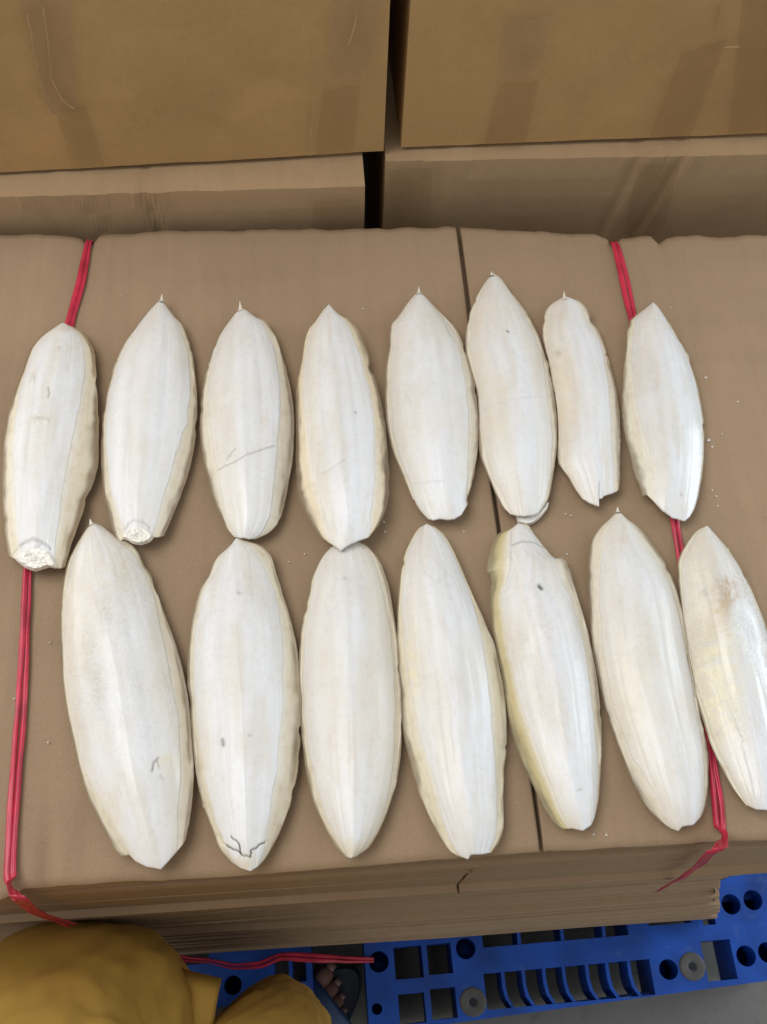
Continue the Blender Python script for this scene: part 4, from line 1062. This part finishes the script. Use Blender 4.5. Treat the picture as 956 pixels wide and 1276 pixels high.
# face and hair on the head behind the camera
def ell(name, cx, cy, cz, rx, ry, rz, mat, zmin=-1):
    bm = bmesh.new(); bmesh.ops.create_uvsphere(bm, u_segments=20, v_segments=12, radius=1)
    for v in bm.verts: v.co = (cx + v.co.x * rx - PO[0], cy + v.co.y * ry - PO[1], cz + v.co.z * rz)
    return link(name, bm_mesh(name, bm, True), mat, person)
M_eye = plain('eye', (.75, .73, .70), .25, .05, 50)
ell('hair', -.112, -.215, 1.625, .088, .085, .088, M_hair)
for sx in (-1, 1): ell('eye', -.112 + .03 * sx, -.108, 1.575, .013, .010, .009, M_eye); ell('ear', -.112 + .078 * sx, -.185, 1.56, .012, .022, .032, M_skin)
ell('nose', -.112, -.098, 1.55, .014, .018, .026, M_skin); ell('mouth', -.112, -.112, 1.513, .024, .008, .008, plain('lips', (.30, .10, .09), .4))
# cloth: lofted tubes with folds
def loft(name, rings, seed, nseg=160, sub=22, fold=.012, caps=False):
    R = np.array(rings, float)                              # cx, cy, z, rx, ry
    tt = np.linspace(0, len(R) - 1, (len(R) - 1) * sub + 1); out = []
    Q = np.r_[[2 * R[0] - R[1]], R, [2 * R[-1] - R[-2]]]
    for t in tt:
        i = min(int(t), len(R) - 2); f = t - i; p0, p1, p2, p3 = Q[i], Q[i + 1], Q[i + 2], Q[i + 3]
        out.append(.5 * (2 * p1 + (p2 - p0) * f + (2 * p0 - 5 * p1 + 4 * p2 - p3) * f * f + (3 * p1 - p0 - 3 * p2 + p3) * f ** 3))
    out = np.array(out); n = len(out)
    an = np.linspace(0, 2 * math.pi, nseg, endpoint=False)[None, :]
    zc = out[:, 2:3]
    w = 1 + (fbm(np.cos(an) * 2.2 + zc * 5 + seed, np.sin(an) * 2.2 + zc * 7, seed) * .9 + fbm(np.cos(an) * 5 + zc * 16, np.sin(an) * 5 + zc * 20, seed + 4) * .5) * fold * .7 / .09
    for k_ in range(7):                                    # sharp creases running slantwise round the tube
        rk = np.random.default_rng(seed * 13 + k_); a0 = rk.uniform(0, 2 * math.pi); sl = rk.uniform(-5, 5); z0 = rk.uniform(zc.min(), zc.max()); ln = rk.uniform(.06, .16)
        dd = np.angle(np.exp(1j * (an - a0 - sl * (zc - z0)))) / .10
        w = w + fold * .5 * np.where(dd < 0, np.exp(dd * 1.2), np.exp(-dd * 3.2)) * np.exp(-((zc - z0) / ln) ** 2) / .09 * rk.choice([-.6, 1])
    x = out[:, 0:1] + out[:, 3:4] * np.cos(an) * w; y = out[:, 1:2] + out[:, 4:5] * np.sin(an) * w; z = zc + 0 * an + .3 * fold * np.sin(an * 2 + seed)
    V = np.stack([x - PO[0], y - PO[1], z], -1).reshape(-1, 3)
    i = (np.arange(n - 1)[:, None] * nseg + np.arange(nseg)[None, :]); j = (np.arange(n - 1)[:, None] * nseg + (np.arange(nseg)[None, :] + 1) % nseg)
    q = np.stack([i, i + nseg, j + nseg, j], -1).reshape(-1, 4)
    return link(name, np_mesh(name, V, q, True), M_cloth, person)
loft('trouser_leg', [(-.195, -.12, .96, .12, .11), (-.205, -.085, .87, .105, .112), (-.205, -.040, .78, .098, .104), (-.21, -.038, .64, .10, .092), (-.225, -.05, .48, .10, .09), (-.235, -.10, .28, .10, .095), (-.24, -.12, .12, .105, .10)], 3)
loft('trouser_leg', [(-.085, -.14, .96, .10, .10), (-.070, -.09, .84, .080, .085), (-.060, -.050, .70, .062, .072), (-.066, -.026, .56, .056, .062), (-.070, -.022, .45, .057, .064), (-.105, -.060, .28, .075, .075), (-.128, -.095, .13, .085, .085)], 6)
loft('tunic', [(-.14, -.15, .84, .21, .13), (-.14, -.15, .95, .19, .125), (-.14, -.16, 1.05, .165, .12), (-.13, -.20, 1.22, .175, .125), (-.125, -.215, 1.33, .17, .09), (-.122, -.212, 1.39, .08, .065)], 9, fold=.01)
for sx in (-1, 1):
    loft('sleeve', [(-.125 + .15 * sx, -.205, 1.35, .07, .06), (-.125 + .185 * sx, -.19, 1.25, .06, .06), (-.12 + .225 * sx, -.17, 1.13, .055, .055), (-.12 + .24 * sx, -.16, 1.06, .05, .05)], 12 + sx, fold=.008)
# hanging corner of the tunic between the legs
c1 = [atz(178, 1182, .80), atz(205, 1203, .79), atz(235, 1213, .785), atz(272, 1222, .78)]; n, m = 22, 24; V = []
for i in range(n):
    s = i / (n - 1)
    for j in range(m):
        t = j / (m - 1); p = np.array([np.interp(t * 3, range(4), [q[k] for q in c1]) for k in range(3)])
        back = np.array([p[0] + .006 * t, -.20, .86])
        q2 = p * (1 - s) + back * s; V.append((q2[0] - PO[0], q2[1] - PO[1] , q2[2] + .004 * math.sin(t * 9 + s * 5) - .02 * math.exp(-s * 14) + .006))
fo = link('tunic_hem', np_mesh('tunic_hem', np.array(V), grid_quads(n, m), True), M_cloth, person)
so = fo.modifiers.new('thickness', 'SOLIDIFY'); so.thickness = .003
# sandals: sole with rounded outline, strap over the toes
def sandal(tc, ax, nx):
    V = []; Fc = []; n = 40; out = []
    for k in range(n):
        a = 2 * math.pi * k / n; al = -.092 + .128 * math.cos(a); wd = .050 - .010 * sstep(-.05, -.2, np.array(al)); si = .003 + float(wd) * math.sin(a) * (1 - .12 * max(0, math.cos(a)))
        out.append((al, si))
    for z_, s in ((.002, .96), (.012, 1.0), (.024, 1.0), (.0275, .97), (.0265, .90)):
        for al, si in out: p = tc + ax * ((al + .092) * s - .092) + nx * si * s; V.append((p[0] - PO[0], p[1] - PO[1], z_))
    for i in range(4):
        for k in range(n): Fc.append((i * n + k, i * n + (k + 1) % n, (i + 1) * n + (k + 1) % n, (i + 1) * n + k))
    Fc.append(tuple(range(n))[::-1]); Fc.append(tuple(4 * n + k for k in range(n)))
    so_ = link('sandal', mesh('sandal', V, Fc), M_sandal, person)
    V = []; m = 16; kk = 5
    for i in range(kk):
        for j in range(m):
            a = math.pi * j / (m - 1); al = -.036 + .020 * i / (kk - 1) + .004 * math.cos(a); p = tc + ax * al + nx * (.002 - .053 * math.cos(a)); V.append((p[0] - PO[0], p[1] - PO[1], .022 + .040 * math.sin(a) ** .8))
    st = link('sandal_strap', np_mesh('sandal_strap', np.array(V), grid_quads(kk, m), True), M_strap, so_)
    s2 = st.modifiers.new('thickness', 'SOLIDIFY'); s2.thickness = .004
sandal(tc + ax * .004, ax, nx)
sandal(np.array([-.245, -.0]), np.array([-.06, .998]), np.array([.998, .06]))

# ------------------------------------------------------------------ crumbs of bone on the cardboard
V = []; Fc = []
r = random.Random(4)
spots = [(62, 800, 3), (60, 925, 2), (115, 820, 2), (18, 870, 2), (30, 730, 3), (480, 662, 2), (360, 700, 2), (478, 650, 2), (578, 662, 2), (884, 548, 4), (888, 556, 2), (888, 610, 2), (895, 630, 2), (893, 618, 2), (705, 640, 2), (712, 642, 2), (707, 690, 2), (756, 1040, 2), (740, 1040, 2), (900, 540, 2), (880, 470, 2), (480, 1000, 2), (380, 690, 2), (115, 770, 2), (45, 650, 3), (920, 500, 2)]
for _ in range(32): spots.append((r.uniform(5, 950), r.uniform(320, 1040), r.uniform(.6, 1.6)))
for x, y, s in spots:
    p = atz(x, y, ZT + .0004); k = len(V); h = s * .00045
    for a in range(5): an = a * 1.256 + r.random(); V.append((p[0] + h * r.uniform(.6, 1.3) * math.cos(an), p[1] + h * r.uniform(.6, 1.3) * math.sin(an), p[2] - .0006))
    V.append((p[0], p[1], p[2] + h * .8))
    for a in range(5): Fc.append((k + a, k + (a + 1) % 5, k + 5))
cr = link('bone_crumbs', mesh('bone_crumbs', V, Fc), M_chip); cr['kind'] = 'stuff'
